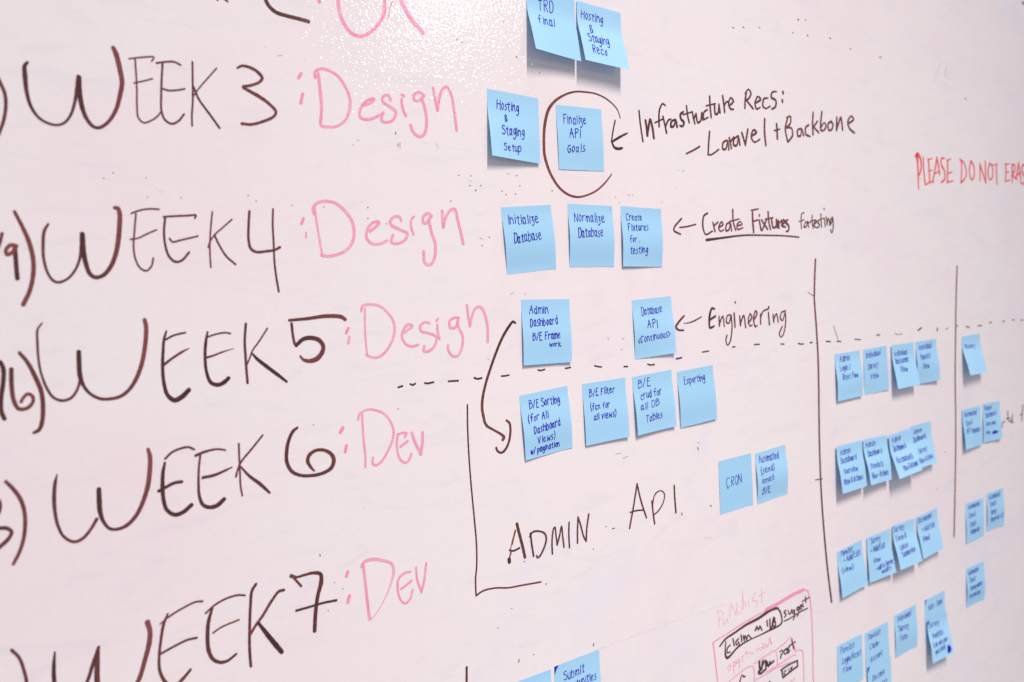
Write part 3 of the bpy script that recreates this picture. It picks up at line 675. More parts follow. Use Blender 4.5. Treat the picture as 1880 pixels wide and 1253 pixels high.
  (0.48, 0.4, '5338 4728 23 5443 4704 23 5614 4687 22 6007 4638 23 6621 4586 23'),
  (0.56, 0.56, '6601 4584 55 6942 4568 57 7272 4537 58 7588 4532 57'),
  (0.48, 0.4, '7576 4532 19 7677 4569 25 7730 4656 33 7758 4778 35 7778 5053 35 7780 5459 35 7770 5863 36 7767 6134 36'),
  (0.48, 0.48, '5339 4717 27 5367 4870 28 5384 5057 28 5407 5247 28 5417 5385 28'),
  (0.4, 0.4, '5660 5389 21 5867 5344 21 6128 5312 19 6237 5340 17 6259 5417 25 6251 5643 25'),
  (0.4, 0.4, '6260 5303 20 6477 5286 21 6710 5260 20 6816 5279 20 6835 5389 26 6841 5508 26'),
  (0.4, 0.4, '6838 5260 22 7013 5227 23 7214 5189 17 7265 5268 25 7312 5427 26'),
  (0.4, 0.4, '6547 5520 20 6846 5509 21 7264 5479 21 7319 5496 16'),
  (0.4, 0.4, '6256 5555 19 6462 5557 20 6822 5541 20 7215 5570 19'),
  (0.4, 0.4, '7300 5437 20 7424 5441 16 7501 5491 26 7515 5649 28 7515 5851 28 7505 6049 28'),
  (0.4, 0.4, '7154 5869 23 7266 5852 23'),
 ]),
 ('handwritten_word', 'pale pink scribbled label inside the app sketch', 'pink', [
  (0.24, 0.24, '5707 5145 19 5658 5179 20 5679 5229 12 5719 5198 20 5707 5145 19'),
  (0.24, 0.24, '5781 5131 20 5791 5295 20'),
  (0.24, 0.24, '5781 5143 14 5835 5147 15 5827 5194 20 5782 5193 15'),
  (0.24, 0.24, '5880 5117 20 5848 5163 18 5907 5169 19 5915 5122 20 5921 5261 20'),
  (0.24, 0.24, '5979 5116 19 5998 5197 19'),
  (0.24, 0.24, '5978 5128 19 6029 5106 19'),
  (0.24, 0.24, '6082 5060 19 6117 5152 19'),
  (0.24, 0.24, '6060 5097 16 6140 5096 16'),
  (0.24, 0.24, '6180 5102 20 6188 5142 12 6239 5132 13 6268 5160 15'),
  (0.24, 0.24, '6333 5090 19 6361 5143 12 6394 5108 14 6433 5152 16 6466 5111 16 6495 5151 18'),
  (0.24, 0.24, '6490 5066 20 6526 5154 12 6571 5103 21'),
  (0.24, 0.24, '6551 5085 17 6610 5153 20 6670 5023 19 6685 5137 21'),
  (0.24, 0.24, '6688 5086 19 6717 5133 19'),
 ]),
 ('handwritten_word', 'faint pink handwriting above the app sketch', 'pink', [
  (0, 0, '5467 4293 18 5489 4396 19 5491 4530 19'),
  (0, 0, '5466 4305 13 5560 4318 13 5585 4386 19 5496 4446 18'),
  (0, 0, '5600 4451 19 5586 4514 16 5644 4512 19 5676 4460 12 5701 4528 18'),
  (0, 0, '5733 4475 20 5783 4280 20'),
  (0, 0, '5783 4280 17 5888 4469 18'),
  (0, 0, '5888 4469 20 5918 4303 20'),
  (0, 0, '5912 4401 16 5976 4480 17 6032 4371 20 6054 4166 18 6059 4428 20'),
  (0, 0, '6104 4340 19 6120 4407 19'),
  (0, 0, '6199 4428 20 6183 4349 20'),
  (0, 0, '6371 4259 20 6274 4348 20 6403 4407 18 6348 4474 21'),
  (0, 0, '6506 4231 21 6504 4446 21'),
  (0, 0, '6428 4337 17 6616 4310 17'),
 ]),
 ('handwritten_word', 'black boxed word claim inside the app sketch', 'black', [
  (0.7, 0.8, '5493 4813 33 5611 4753 35 5845 4716 37 6104 4678 42 6409 4662 50 6746 4619 56 6895 4640 39'),
  (0.8, 0.8, '6895 4640 33 6965 4737 37 6984 4885 40 6901 4914 32 6687 4918 33 6436 4923 22 6190 4922 22 5910 4946 35 5652 5032 43 5612 4987 41 5612 4882 31 5631 4790 27'),
  (0.9, 0.9, '5723 4866 29 5656 4895 31 5652 4956 24 5723 4965 22'),
  (0.9, 0.9, '5791 4794 30 5818 4900 30'),
  (0.9, 0.9, '5920 4831 30 5856 4862 32 5882 4913 21 5918 4874 19 5934 4934 31'),
  (0.9, 0.9, '5982 4793 31 5996 4890 31'),
  (0.9, 0.9, '6032 4820 31 6055 4895 31'),
  (0.9, 0.9, '6056 4889 33 6075 4826 21 6115 4900 29'),
  (0.9, 0.9, '6116 4894 33 6145 4840 23 6212 4903 24'),
  (0.9, 0.9, '6318 4820 33 6362 4769 21 6399 4837 21 6433 4783 20 6481 4862 30'),
  (0.9, 0.9, '6339 4807 23 6462 4816 24'),
  (0.9, 0.9, '6612 4756 33 6624 4836 33'),
  (0.9, 0.9, '6686 4751 34 6687 4912 34'),
  (0.9, 0.9, '6781 4751 35 6744 4844 33 6815 4916 27'),
  (0.9, 0.9, '6812 4773 35 6708 4912 34 6816 4890 35 6801 4783 34'),
 ]),
 ('handwritten_word', 'black underlined word suggest inside the app sketch', 'black', [
  (0.8, 0.8, '7107 4730 26 7051 4741 31 7103 4801 30 7062 4822 29'),
  (0.8, 0.8, '7160 4751 30 7179 4808 23 7224 4807 31 7242 4760 32'),
  (0.8, 0.8, '7314 4779 27 7258 4790 32 7300 4835 24 7325 4789 30 7319 4886 32 7284 4923 31'),
  (0.8, 0.8, '7428 4757 29 7382 4777 32 7424 4815 28 7439 4760 32 7421 4874 32 7386 4898 31'),
  (0.8, 0.8, '7460 4779 25 7517 4774 31 7496 4748 31 7470 4808 30 7526 4816 20'),
  (0.8, 0.8, '7553 4750 32 7529 4777 29 7578 4797 18'),
  (0.8, 0.8, '7622 4655 32 7633 4745 32'),
  (0.8, 0.8, '7533 4705 25 7729 4689 25'),
  (0.8, 0.8, '7043 4882 23 7220 4879 24 7445 4854 25 7674 4849 24'),
 ]),
 ('handwritten_word', 'black words and boxes lower in the app sketch', 'black', [
  (0.9, 0.9, '6910 5320 27 6976 5314 21 6973 5365 34 6935 5380 33 6928 5424 33'),
  (0.9, 0.9, '7085 5320 30 7018 5339 34 7037 5398 19 7093 5375 34 7085 5320 33'),
  (0.9, 0.9, '7162 5317 30 7106 5333 34 7159 5382 33 7113 5401 31'),
  (0.9, 0.9, '7223 5222 32 7270 5382 32'),
  (0.9, 0.9, '7152 5300 27 7316 5282 28'),
  (0.9, 0.9, '6040 5436 19 5963 5386 24 5930 5439 31 5898 5491 31'),
  (0.9, 0.9, '6001 5423 24 6041 5424 24'),
  (1, 1, '6918 5607 31 7125 5589 30 7352 5593 29'),
  (1, 1, '7352 5593 39 7357 5681 39'),
  (1, 1, '7357 5681 33 7163 5706 33 6969 5740 33'),
  (1, 1, '6969 5740 36 6953 5674 36 6943 5624 36'),
  (0.8, 0.8, '7055 5653 21 7000 5662 25 7019 5720 23'),
  (0.8, 0.8, '7122 5647 24 7135 5718 24'),
  (0.8, 0.8, '7177 5645 24 7184 5713 25'),
  (0.8, 0.8, '7222 5645 25 7186 5687 24 7229 5707 14'),
  (0.8, 0.8, '6601 5691 18 6643 5692 18'),
  (1, 1, '6392 5318 46 6398 5409 42 6448 5437 47 6364 5462 47 6403 5500 35 6550 5469 41'),
  (1, 1, '6475 5331 47 6449 5412 33 6537 5337 31 6552 5431 46'),
  (1, 1, '6577 5375 42 6614 5451 32 6660 5387 47 6637 5432 28 6744 5413 41'),
 ]),
 ('handwritten_word', 'thin grey handwriting beside the rightmost stickers', 'black', [
  (0.5, 0.45, '14697 2984 42 14732 2906 42 14765 2887 25 14862 2901 19'),
  (0.5, 0.45, '14968 2700 43 14998 2895 43'),
  (0.5, 0.45, '14875 2843 22 15093 2849 22'),
  (0.5, 0.45, '15053 2903 37 15106 2946 37'),
  (0.5, 0.45, '15136 2890 39 15216 2973 40'),
  (0.5, 0.45, '15206 2804 44 15161 2942 44'),
  (0.5, 0.45, '15707 2662 46 15637 2983 45'),
  (0.5, 0.45, '15557 2850 26 15688 2843 26'),
  (0.4, 0.4, '15994 -5626 49 16099 -5609 49'),
 ]),
 ('ink_specks', 'tiny dark ink specks scattered over the board', 'speck', [
  (0.7, 0.7, '-2370 -1542 8 -2366 -1537 8'),
  (0.7, 0.7, '-2291 -1590 8 -2287 -1585 8'),
  (0.7, 0.7, '-2018 -1552 8 -2016 -1549 8'),
  (0.7, 0.7, '-2021 -1388 8 -2016 -1386 8'),
  (0.7, 0.7, '-1727 -1388 8 -1722 -1385 8'),
  (0.7, 0.7, '-1099 -1417 9 -1094 -1414 9'),
  (0.7, 0.7, '-1023 -1368 9 -1020 -1365 9'),
  (0.7, 0.7, '-666 -1331 9 -660 -1330 9'),
  (0.7, 0.7, '562 -2093 11 564 -2071 11'),
  (0.7, 0.7, '175 -1318 11 178 -1312 11'),
  (0.7, 0.7, '-324 -1319 10 -320 -1316 10'),
  (0.7, 0.7, '1638 -1570 11 1646 -1567 11'),
  (0.7, 0.7, '1566 -1518 12 1571 -1515 12'),
  (0.7, 0.7, '1939 -1516 11 1947 -1513 11'),
  (0.7, 0.7, '2000 -1477 12 2005 -1474 12'),
  (0.7, 0.7, '2138 -1489 12 2143 -1485 12'),
  (0.7, 0.7, '2210 -1583 13 2214 -1580 13'),
  (0.7, 0.7, '2704 -1537 12 2713 -1533 12'),
  (0.7, 0.7, '2168 -1694 10 2176 -1694 10'),
  (0.7, 0.7, '1723 -999 11 1731 -997 11'),
  (0.7, 0.7, '1616 -908 12 1621 -905 12'),
  (0.7, 0.7, '1486 -1567 11 1494 -1564 11'),
  (0.7, 0.7, '1566 -1515 11 1573 -1512 11'),
  (0.7, 0.7, '1216 -1397 12 1223 -1391 12'),
  (0.7, 0.7, '1509 -1674 12 1513 -1671 12'),
  (0.7, 0.7, '1345 -1675 12 1349 -1672 12'),
  (0.7, 0.7, '383 -1152 10 389 -1149 10'),
  (0.7, 0.7, '167 -1208 10 173 -1205 10'),
  (0.7, 0.7, '5180 1922 19 5190 1953 19'),
  (0.7, 0.7, '5401 2770 16 5424 2790 16'),
  (0.7, 0.7, '4792 2756 19 4796 2786 19'),
  (0.7, 0.7, '3039 4055 17 3028 4080 17'),
  (0.7, 0.7, '3106 2869 12 3115 2875 12'),
  (0.7, 0.7, '1761 3262 10 1769 3267 10'),
  (0.7, 0.7, '1834 3889 15 1824 3919 15'),
  (0.7, 0.7, '1984 2764 11 1992 2769 11'),
  (0.7, 0.7, '2301 3115 14 2310 3111 14'),
  (0.7, 0.7, '3341 2637 12 3350 2643 12'),
  (0.7, 0.7, '3455 2689 13 3494 2691 13'),
  (0.7, 0.7, '2052 3897 11 2060 3899 11'),
  (0.7, 0.7, '1548 3433 11 1552 3438 11'),
  (0.7, 0.7, '-612 2082 10 -610 2099 10'),
  (0.7, 0.7, '-472 2396 10 -473 2401 10'),
  (0.7, 0.7, '-387 2484 9 -384 2488 9'),
  (0.7, 0.7, '-564 2659 9 -561 2664 9'),
  (0.7, 0.7, '-590 798 9 -587 800 9'),
  (0.7, 0.7, '386 768 10 393 769 10'),
  (0.7, 0.7, '1416 -3136 11 1424 -3135 11'),
  (0.7, 0.7, '1489 -3121 13 1492 -3116 13'),
  (0.7, 0.7, '2259 -3047 14 2266 -3036 14'),
  (0.7, 0.7, '2099 -3417 12 2104 -3415 12'),
  (0.7, 0.7, '2605 -2891 11 2614 -2895 11'),
  (0.7, 0.7, '11923 3752 17 11943 3756 17'),
  (0.7, 0.7, '12268 3107 17 12289 3110 17'),
  (0.7, 0.7, '6294 -3885 16 6318 -3881 16'),
  (0.7, 0.7, '6534 -3923 16 6559 -3919 16'),
  (0.7, 0.7, '6923 -3965 17 6936 -3963 17'),
  (0.7, 0.7, '7898 -4211 14 7927 -4215 14'),
  (0.7, 0.7, '8101 -4230 18 8116 -4228 18'),
  (0.7, 0.7, '8767 -4041 19 8798 -4036 19'),
  (0.7, 0.7, '9349 -3938 15 9382 -3942 15'),
  (0.7, 0.7, '10260 -3898 15 10331 -3914 15'),
  (0.7, 0.7, '13363 -3473 31 13385 -3465 31'),
  (0.7, 0.7, '7912 -4213 21 7926 -4207 21'),
  (0.7, 0.7, '7758 -3999 17 7772 -3998 17'),
  (0.7, 0.7, '8147 -4007 22 8162 -4000 22'),
  (0.15, 0.15, '588 -1983 7 588 -1944 7'),
  (0.15, 0.15, '609 -1995 7 607 -1928 7'),
  (0.15, 0.15, '573 -1966 7 576 -1955 7'),
  (0.15, 0.15, '37 -1939 6 62 -1934 6'),
  (0.15, 0.15, '97 -1990 6 121 -1981 6'),
  (0.15, 0.15, '1078 -2002 7 1080 -1979 7'),
  (0.15, 0.15, '1082 -1962 7 1089 -1957 7'),
  (0.15, 0.15, '1584 -993 6 1636 -974 6'),
  (0.15, 0.15, '1483 -1620 6 1520 -1615 6'),
  (0.15, 0.15, '2024 -1714 6 2064 -1709 6'),
  (0.15, 0.15, '1988 -349 6 2038 -359 6'),
  (0.15, 0.15, '2192 -339 6 2217 -334 6'),
  (0.15, 0.15, '1607 359 6 1630 364 6'),
  (0.15, 0.15, '3784 314 8 3824 304 8'),
  (0.15, 0.15, '3745 450 8 3786 439 8'),
  (0.15, 0.15, '3531 273 9 3539 301 9'),
  (0.15, 0.15, '3573 1755 7 3672 1757 7'),
  (0.15, 0.15, '3698 1831 8 3789 1818 8'),
  (0.15, 0.15, '1949 2421 8 1956 2435 8'),
  (0.15, 0.15, '5207 1873 11 5197 1848 11'),
  (0.15, 0.15, '-709 -2730 5 -658 -2741 5'),
  (0.15, 0.15, '-830 -2797 6 -825 -2793 6'),
  (0.15, 0.15, '3672 -1320 9 3681 -1313 9'),
  (0.15, 0.15, '4080 -1509 8 4099 -1502 8'),
  (0.15, 0.15, '3844 -1410 9 3853 -1403 9'),
  (0.15, 0.15, '4009 -1508 7 4039 -1501 7'),
  (0.15, 0.15, '4636 -1426 8 4657 -1419 8'),
  (0.15, 0.15, '3760 -1476 7 3789 -1470 7'),
  (0.15, 0.15, '4930 -1602 7 4952 -1603 7'),
  (0.15, 0.15, '5078 -1845 8 5122 -1839 8'),
  (0.15, 0.15, '4989 -1849 7 5011 -1850 7'),
 ]),
 ('erased_marks', 'faint pink and violet marks left by a dry eraser', 'ghost_pink', [
  (0.06, 0, '3128 4151 17 3722 4169 18 4575 4190 19 5630 4245 20'),
  (0.2, 0.1, '5245 3200 19 5409 3236 19'),
  (0.2, 0.1, '-111 1702 14 -76 1742 14'),
  (0.2, 0.1, '12180 -3698 48 12312 -3905 48 12420 -4014 46'),
  (0.2, 0.1, '12648 -3978 50 12558 -3831 52 12724 -3768 43'),
  (0.2, 0.1, '-1945 -1465 12 -1878 -1423 12'),
 ]),
]

for name, label, ink, strokes in MARKS:
    rb = Ribbons()
    if name == 'dashed_line':                       # every dash is a mesh of its own under the line
        line = bpy.data.objects.new(name, None); COL.objects.link(line); line.parent = board; line['label'] = label
    for d0, d1, txt in strokes:
        if name == 'dashed_line': rb = Ribbons()
        k = [int(q) / 10 for q in txt.split()]
        pts = [tuple(k[i:i+3]) for i in range(0, len(k), 3)]
        rb.add(catmull(pts, 1.1 if ink != 'speck' else .6), on_board, d0, d1, .05)
        if name == 'dashed_line': rb.build('dash', INK[ink], line)
    if name == 'dashed_line': continue
    o = rb.build(name, INK[ink], board); o['label'] = label
    if name in ('ink_specks', 'erased_marks'): o['kind'] = 'stuff'

# ------------------------------------------------------------------ sticky notes
GL = {
'A':'00 3A|3A 60|14 54','B':'00 0A|0A 4A 58 36 05|05 46 63 41 00','C':'69 3A 07 03 20 51','D':'10 1A|1A 4A 67 63 40 10','E':'5A 1A|1A 10|10 60|15 45','F':'6A 1A|1A 10|15 45',
'G':'59 3A 17 03 20 51 54 34','H':'00 0A|60 6A|05 65','I':'10 1A','L':'0A 00|00 50','M':'00 1A|1A 34|34 6A|6A 70','N':'00 0A|0A 60|60 6A','O':'3A 06 13 40 64 68 3A','P':'10 1A|1A 5A 67 45 15',
'R':'10 1A|1A 5A 67 45 15|25 60','S':'59 2A 07 35 63 40 01','T':'30 3A|0A 6A','V':'0A 30|30 6A',
'a':'35 16 03 10 31 46|46 41 50','b':'0A 00|04 36 53 30 00','c':'55 26 03 20 51','d':'44 26 03 20 42|4A 40','e':'03 44 36 16 03 20 51','f':'5A 3A 27 20|05 45','g':'45 26 03 21 45|46 4c 2a 0b',
'h':'0A 00|04 36 54 50','i':'16 10|18 19','k':'0A 00|46 03|03 50','l':'1A 10','m':'06 00|04 26 34 30|34 56 74 70','n':'06 00|04 36 44 50','o':'26 03 20 43 36 26','p':'06 0a|05 36 53 20 01',
'q':'45 26 03 21 45|46 4a','r':'06 00|04 36 46','s':'46 26 14 42 20 00','t':'29 21 30 40|06 46','u':'06 02 20 42|46 40','v':'06 20|20 46','w':'06 10|10 34|34 50|50 66','x':'06 50|56 00','y':'06 23|56 1a','z':'06 46|46 13 33 40 2b 0b',
'&':'51 18 3A 48 13 20 42 54','/':'00 4A','(':'2B 05 2c','.':'10 11',')':'0B 25 0c','-':'04 44','+':'04 44|26 22','<':'46 03|03 40','>':'06 43|43 00','2':'08 3A 47 00|00 50'}
YC = {'a':-4, 'b':-3, 'c':-2, 'd':-1, 'A':10, 'B':11}
def tall(y): return y * 1.18 if 0 <= y <= 6 else (7.08 + (y - 6) * .73 if y > 6 else y)
def glyph(ch):
    st = [[(int(p[0]), tall(YC[p[1]] if p[1] in YC else int(p[1]))) for p in q.split()] for q in GL[ch].split('|')]
    return st, max(p[0] for q in st for p in q)
SIZE = 76.0
def bend(v, phi):
    """Profile of a note stuck at its top: flat, then bending away from the board. Returns (down, out) in mm."""
    n = 24; d = o = 0.0; ds = v / n
    for i in range(n):
        t = min(1, max(0, ((i + .5) * ds - 12) / 26)); a = phi * t * t * (3 - 2*t); d += math.cos(a) * ds; o += math.sin(a) * ds
    return d, o
def note_surface(phl, phr, base, wob):
    def f(u, v, lift):
        phi = phl + (phr - phl) * u / SIZE
        d, o = bend(v, phi)
        o += wob[0] * (v/SIZE)**3 * math.sin(u/SIZE*math.pi + wob[1]) + wob[2] * (v/SIZE)**2 * max(0, u/SIZE - .6)**2 * 6 
        o += wob[3] * math.sin(math.pi * min(1, max(0, (v - 8) / 68))) ** 1.5
        o = max(o, 0) + base
        return ((u - SIZE/2) / 1000, -(o + lift) / 1000, -d / 1000)
    return f
NOTES = [
 ('pale blue sticky note reading TRD final, cut off by the top edge', 284.0, -383.5, 0.0544, 0.32, 0.21, 0.2, 0, None, [('TRD', 17.8, 23.5, 40.1, 22.3, 12.5), ('final', 14.4, 40.2, 39.3, 39.6, 10.1)]),
 ('blue sticky note reading Hosting & Staging Reco, its bottom lifted off the board', 362.8, -379.2, 0.0585, 0.3, 0.3, 1.2, 0, None, [('Hosting', 6.7, 19.4, 43.0, 19.6, 9.4), ('&', 17.5, 36.9, 23.5, 36.7, 10.0), ('Staging', 12.5, 48.7, 47.6, 47.5, 9.9), ('Reco', 16.0, 64.1, 40.4, 63.3, 10.5)]),
 ('blue sticky note reading Hosting & Staging Setup, left of the drawn circle', 218.4, -262.2, 0.0638, 0.18, 0.03, 0.2, 0, None, [('Hosting', 13.8, 20.5, 44.8, 20.1, 9.7), ('&', 23.1, 34.3, 27.7, 33.9, 8.1), ('Staging', 17.6, 49.3, 51.5, 47.5, 9.7), ('Setup', 19.2, 67.3, 45.2, 66.0, 8.0)]),
 ('blue sticky note reading Finalize API Goals, inside the drawn circle', 321.2, -254.9, -0.0005, 0.01, 0.0, 0.2, 0, None, [('Finalize', 10.7, 21.6, 47.9, 20.0, 9.7), ('API', 19.1, 37.2, 37.0, 36.3, 9.7), ('Goals', 14.3, 55.4, 43.7, 53.4, 9.1)]),
 ('blue sticky note reading Initialize Database, tilted anticlockwise', 229.4, -135.0, -0.0507, 0.0, 0.0, 0.2, 0, None, [('Initialize', 8.2, 19.6, 53.5, 19.8, 9.5), ('Database', 12.7, 41.2, 54.5, 39.4, 10.0)]),
 ('blue sticky note reading Normalize Database, in the row beside WEEK 4', 332.9, -137.4, 0.0236, 0.0, 0.0, 0.2, 0, None, [('Normalize', 9.9, 20.6, 60.1, 21.6, 9.9), ('Database', 13.6, 39.8, 56.3, 38.4, 9.9)]),
 ('blue sticky note reading Create Fixtures for testing, at the tip of an arrow', 424.4, -134.8, 0.0397, 0.05, 0.0, 0.2, 0, None, [('Create', 9.3, 17.1, 38.4, 16.5, 7.8), ('Fixtures', 10.6, 30.2, 49.1, 28.7, 8.4), ('for .', 13.0, 45.6, 30.7, 45.1, 8.2), ('testing', 13.2, 60.0, 46.0, 57.8, 8.4)]),
 ('blue sticky note reading Admin Dashboard B/E Frame work, at the curved arrow tail', 252.3, -25.8, 0.0431, 0.05, 0.05, 0.2, 0, None, [('Admin', 12.2, 16.6, 40.9, 16.5, 8.9), ('Dashboard', 11.7, 31.5, 54.4, 29.3, 8.9), ('B/E Frame', 14.3, 47.6, 58.1, 46.8, 8.5), ('work', 40.0, 55.8, 58.5, 55.9, 5.5)]),
 ('blue sticky note reading Database API continuous, left of the word Engineering', 437.0, -17.3, -0.0222, 0.0, 0.08, 0.2, 0, None, [('Database', 16.0, 21.1, 55.8, 19.4, 9.4), ('API', 25.1, 37.7, 43.5, 38.8, 9.9), ('<Continuous>', 5.4, 55.9, 66.0, 52.5, 8.2)]),
 ('blue sticky note reading B/E Sorting with the most writing, at the curved arrow head', 242.1, 81.4, -0.0426, 0.04, 0.0, 0.2, 0, None, [('B/E Sorting', 13.5, 17.6, 60.8, 18.0, 8.5), ('(for All', 8.7, 32.5, 39.8, 32.8, 8.0), ('Dashboard', 15.4, 47.3, 56.9, 44.9, 8.3), ('Views)', 20.8, 60.5, 48.1, 59.1, 7.8), ('w/ pagination', 8.5, 70.5, 54.5, 69.5, 6.5)]),
 ('blue sticky note reading B/E Filter, between the Sorting and crud notes', 342.7, 80.6, -0.0028, 0.04, 0.07, 0.2, 0, None, [('B/E Filter', 11.2, 17.2, 55.1, 16.4, 8.3), ('(fcn for', 11.0, 33.5, 44.2, 34.1, 7.4), ('all views)', 15.4, 46.7, 54.1, 46.3, 7.2)]),
 ('blue sticky note reading B/E crud for all DB Tables', 431.8, 80.6, -0.0218, 0.09, 0.05, 0.2, 0, None, [('B/E', 10.1, 15.8, 32.5, 15.1, 9.5), ('crud for', 11.8, 30.9, 52.2, 29.7, 8.9), ('all DB', 9.7, 44.1, 45.7, 43.3, 8.3), ('Tables', 17.8, 61.1, 49.3, 59.8, 8.4)]),
 ('blue sticky note with the single word Exporting', 518.9, 82.9, -0.0305, 0.02, 0.04, 0.2, 0, None, [('Exporting', 12.7, 18.5, 55.9, 18.8, 8.9)]),
 ('blue sticky note reading CRON in capitals', 599.2, 218.9, 0.0006, 0.0, 0.0, 0.2, 0, None, [('CRON', 16.7, 41.3, 50.9, 38.3, 13.4)]),
 ('blue sticky note reading Automated (send) email, right of the CRON note', 684.1, 220.4, -0.0269, 0.0, 0.0, 0.2, 0, None, [('Automated', 8.5, 15.6, 55.9, 16.7, 9.6), ('(send)', 9.6, 32.3, 43.0, 32.0, 8.7), ('email', 11.6, 46.6, 39.2, 46.2, 7.8), ('B/E', 12.1, 63.2, 30.8, 63.2, 8.6)]),
 ('blue sticky note reading Admin Login Reset Flow, first under the dashed line', 902.6, 95.2, 0.0008, 0.07, 0.05, 0.2, 0, None, [('Admin', 14.2, 14.0, 43.8, 13.4, 8.9), ('Login /', 12.1, 28.0, 42.1, 28.1, 8.3), ('Reset Flow', 15.9, 42.9, 61.4, 42.8, 8.6)]),
 ('blue sticky note reading Individual Survey View, lying flat on the board', 988.0, 95.2, -0.0146, 0.0, 0.03, 0.2, 0, None, [('Individual', 8.6, 14.9, 54.3, 13.9, 9.0), ('Survey', 12.4, 34.3, 44.4, 33.9, 9.9), ('View', 18.9, 50.9, 43.6, 51.2, 8.9)]),
 ('blue sticky note reading Individual Restaurant View, overlapping the note right of it', 1077.2, 95.9, 0.006, 0.2, 0.19, 2.2, 0, None, [('Individual', 8.1, 19.5, 51.0, 19.5, 8.3), ('Restaurant', 9.1, 33.0, 52.6, 32.7, 8.4), ('View', 19.4, 48.1, 42.4, 48.3, 9.5)]),
 ('blue sticky note reading Individual Panelist View, nearest the thin reddish line', 1163.6, 97.0, 0.0041, 0.02, 0.11, 0.2, 0, None, [('Individual', 10.7, 15.8, 57.2, 14.6, 9.2), ('Panelist', 12.5, 33.4, 49.1, 31.9, 8.7), ('View', 18.8, 50.5, 39.3, 49.8, 9.2)]),
 ('blue sticky note with one blurred word, alone below the end of the dashed line', 1340.0, 101.5, 0.0016, 0.31, 0.24, 0.2, 0, None, [('Memory', 10.4, 23.6, 52.4, 25.2, 8.1)]),
 ('blue sticky note with three lines, lifted at its left, right of the reddish line', 1333.9, 241.9, 0.0111, 0.13, 0.06, 1.2, 0, None, [('Automated', 9.1, 14.1, 57.8, 14.8, 8.3), ('Email', 12.7, 31.4, 37.7, 30.6, 8.6), ('VIP Template', 9.0, 46.4, 68.3, 48.6, 9.0)]),
 ('blue sticky note with a scribbled-out blue blot in its last line', 1422.4, 242.4, 0.0347, 0.03, 0.09, 0.2, 0, (47.0, 59.9, 12.7, 3.1), [('Reward', 6.4, 13.2, 38.5, 13.0, 8.5), ('Dashboard', 10.2, 27.9, 57.3, 26.0, 8.3), ('Overview', 10.5, 44.0, 50.3, 43.7, 7.4), ('View', 10.3, 60.1, 26.7, 60.6, 6.6)]),
 ('blue sticky note reading Admin Dashboard Overview, leftmost of the overlapping row', 895.4, 243.9, 0.0131, 0.19, 0.15, 3.2, 0, None, [('Admin', 10.7, 15.7, 40.4, 14.8, 8.5), ('Dashboard', 8.3, 28.9, 55.4, 27.6, 8.6), ('Overview', 11.5, 46.7, 52.6, 45.9, 8.6), ('View & Actions', 7.6, 62.7, 65.1, 62.2, 8.6)]),
 ('blue sticky note reading Admin Dashboard Panelists, second in the overlapping row', 978.0, 246.3, 0.0379, 0.27, 0.15, 2.2, 0, None, [('Admin', 6.1, 13.4, 37.8, 13.3, 8.1), ('Dashboard', 9.1, 29.2, 54.9, 27.3, 8.5), ('Panelists', 9.2, 49.4, 51.1, 49.3, 8.6), ('View + Actions', 7.8, 66.2, 65.0, 65.8, 9.1)]),
 ('blue sticky note reading Admin Dashboard Restaurants, third in the overlapping row', 1056.9, 248.1, -0.0345, 0.32, 0.34, 4.2, 0, None, [('Admin', 9.6, 14.4, 38.9, 14.0, 9.1), ('Dashboard', 9.3, 29.4, 51.6, 30.5, 9.2), ('Restaurants', 9.0, 50.0, 62.7, 51.2, 9.2), ('View & Actions', 20.7, 66.5, 70.9, 65.0, 8.8)]),
 ('blue sticky note reading Admin Dashboard Survey, rightmost and partly covered in its row', 1137.5, 245.5, 0.0034, 0.24, 0.19, 0.2, 0, None, [('Admin', 11.7, 15.7, 40.3, 14.2, 8.2), ('Dashboards', 7.4, 29.6, 55.2, 27.3, 8.4), ('Survey', 16.7, 51.1, 48.8, 49.5, 8.8), ('View Actions', 12.8, 68.4, 64.4, 65.5, 8.6)]),
 ('blue sticky note reading Panelist Add/Edit, right of the dark divider line foot', 892.0, 413.9, -0.0588, 0.11, 0.11, 0.2, 0, None, [('Panelist', 11.5, 10.6, 46.0, 10.7, 8.4), ('+ Add/Edit', 17.5, 22.4, 67.4, 23.0, 8.4), ('(view)', 8.5, 37.3, 41.3, 38.6, 7.5)]),
 ('blue sticky note reading Survey Add/Edit View with small print at its foot', 981.5, 412.0, -0.0064, 0.07, 0.17, 1.2, 0, None, [('Survey', 12.6, 13.1, 43.2, 13.0, 9.4), ('+ Add/Edit', 9.9, 28.0, 57.0, 27.8, 8.5), ('View', 15.4, 46.2, 36.6, 46.2, 7.7), ('+ Add to Survey', 21.2, 61.0, 72.5, 57.4, 7.1), ('modify', 36.7, 69.1, 64.8, 67.0, 6.4)]),
 ('blue sticky note reading Survey Form & Linked Submission', 1064.5, 409.7, 0.0155, 0.27, 0.26, 2.2, 0, None, [('Survey', 3.3, 10.9, 38.7, 11.9, 9.4), ('Form &', 8.0, 28.3, 42.0, 28.3, 8.7), ('Linked', 13.4, 43.8, 39.7, 43.5, 8.6), ('Submission', 13.7, 57.1, 60.7, 54.5, 8.6)]),
 ('blue sticky note reading Restaurant Add/Edit, right end of the third block row', 1150.6, 409.9, -0.033, 0.2, 0.17, 1.2, 0, None, [('Restaurant', 6.1, 12.6, 54.1, 12.6, 9.1), ('+ Add/Edit', 15.2, 30.5, 61.8, 31.3, 8.7), ('(view)', 11.2, 46.6, 35.7, 47.5, 8.4)]),
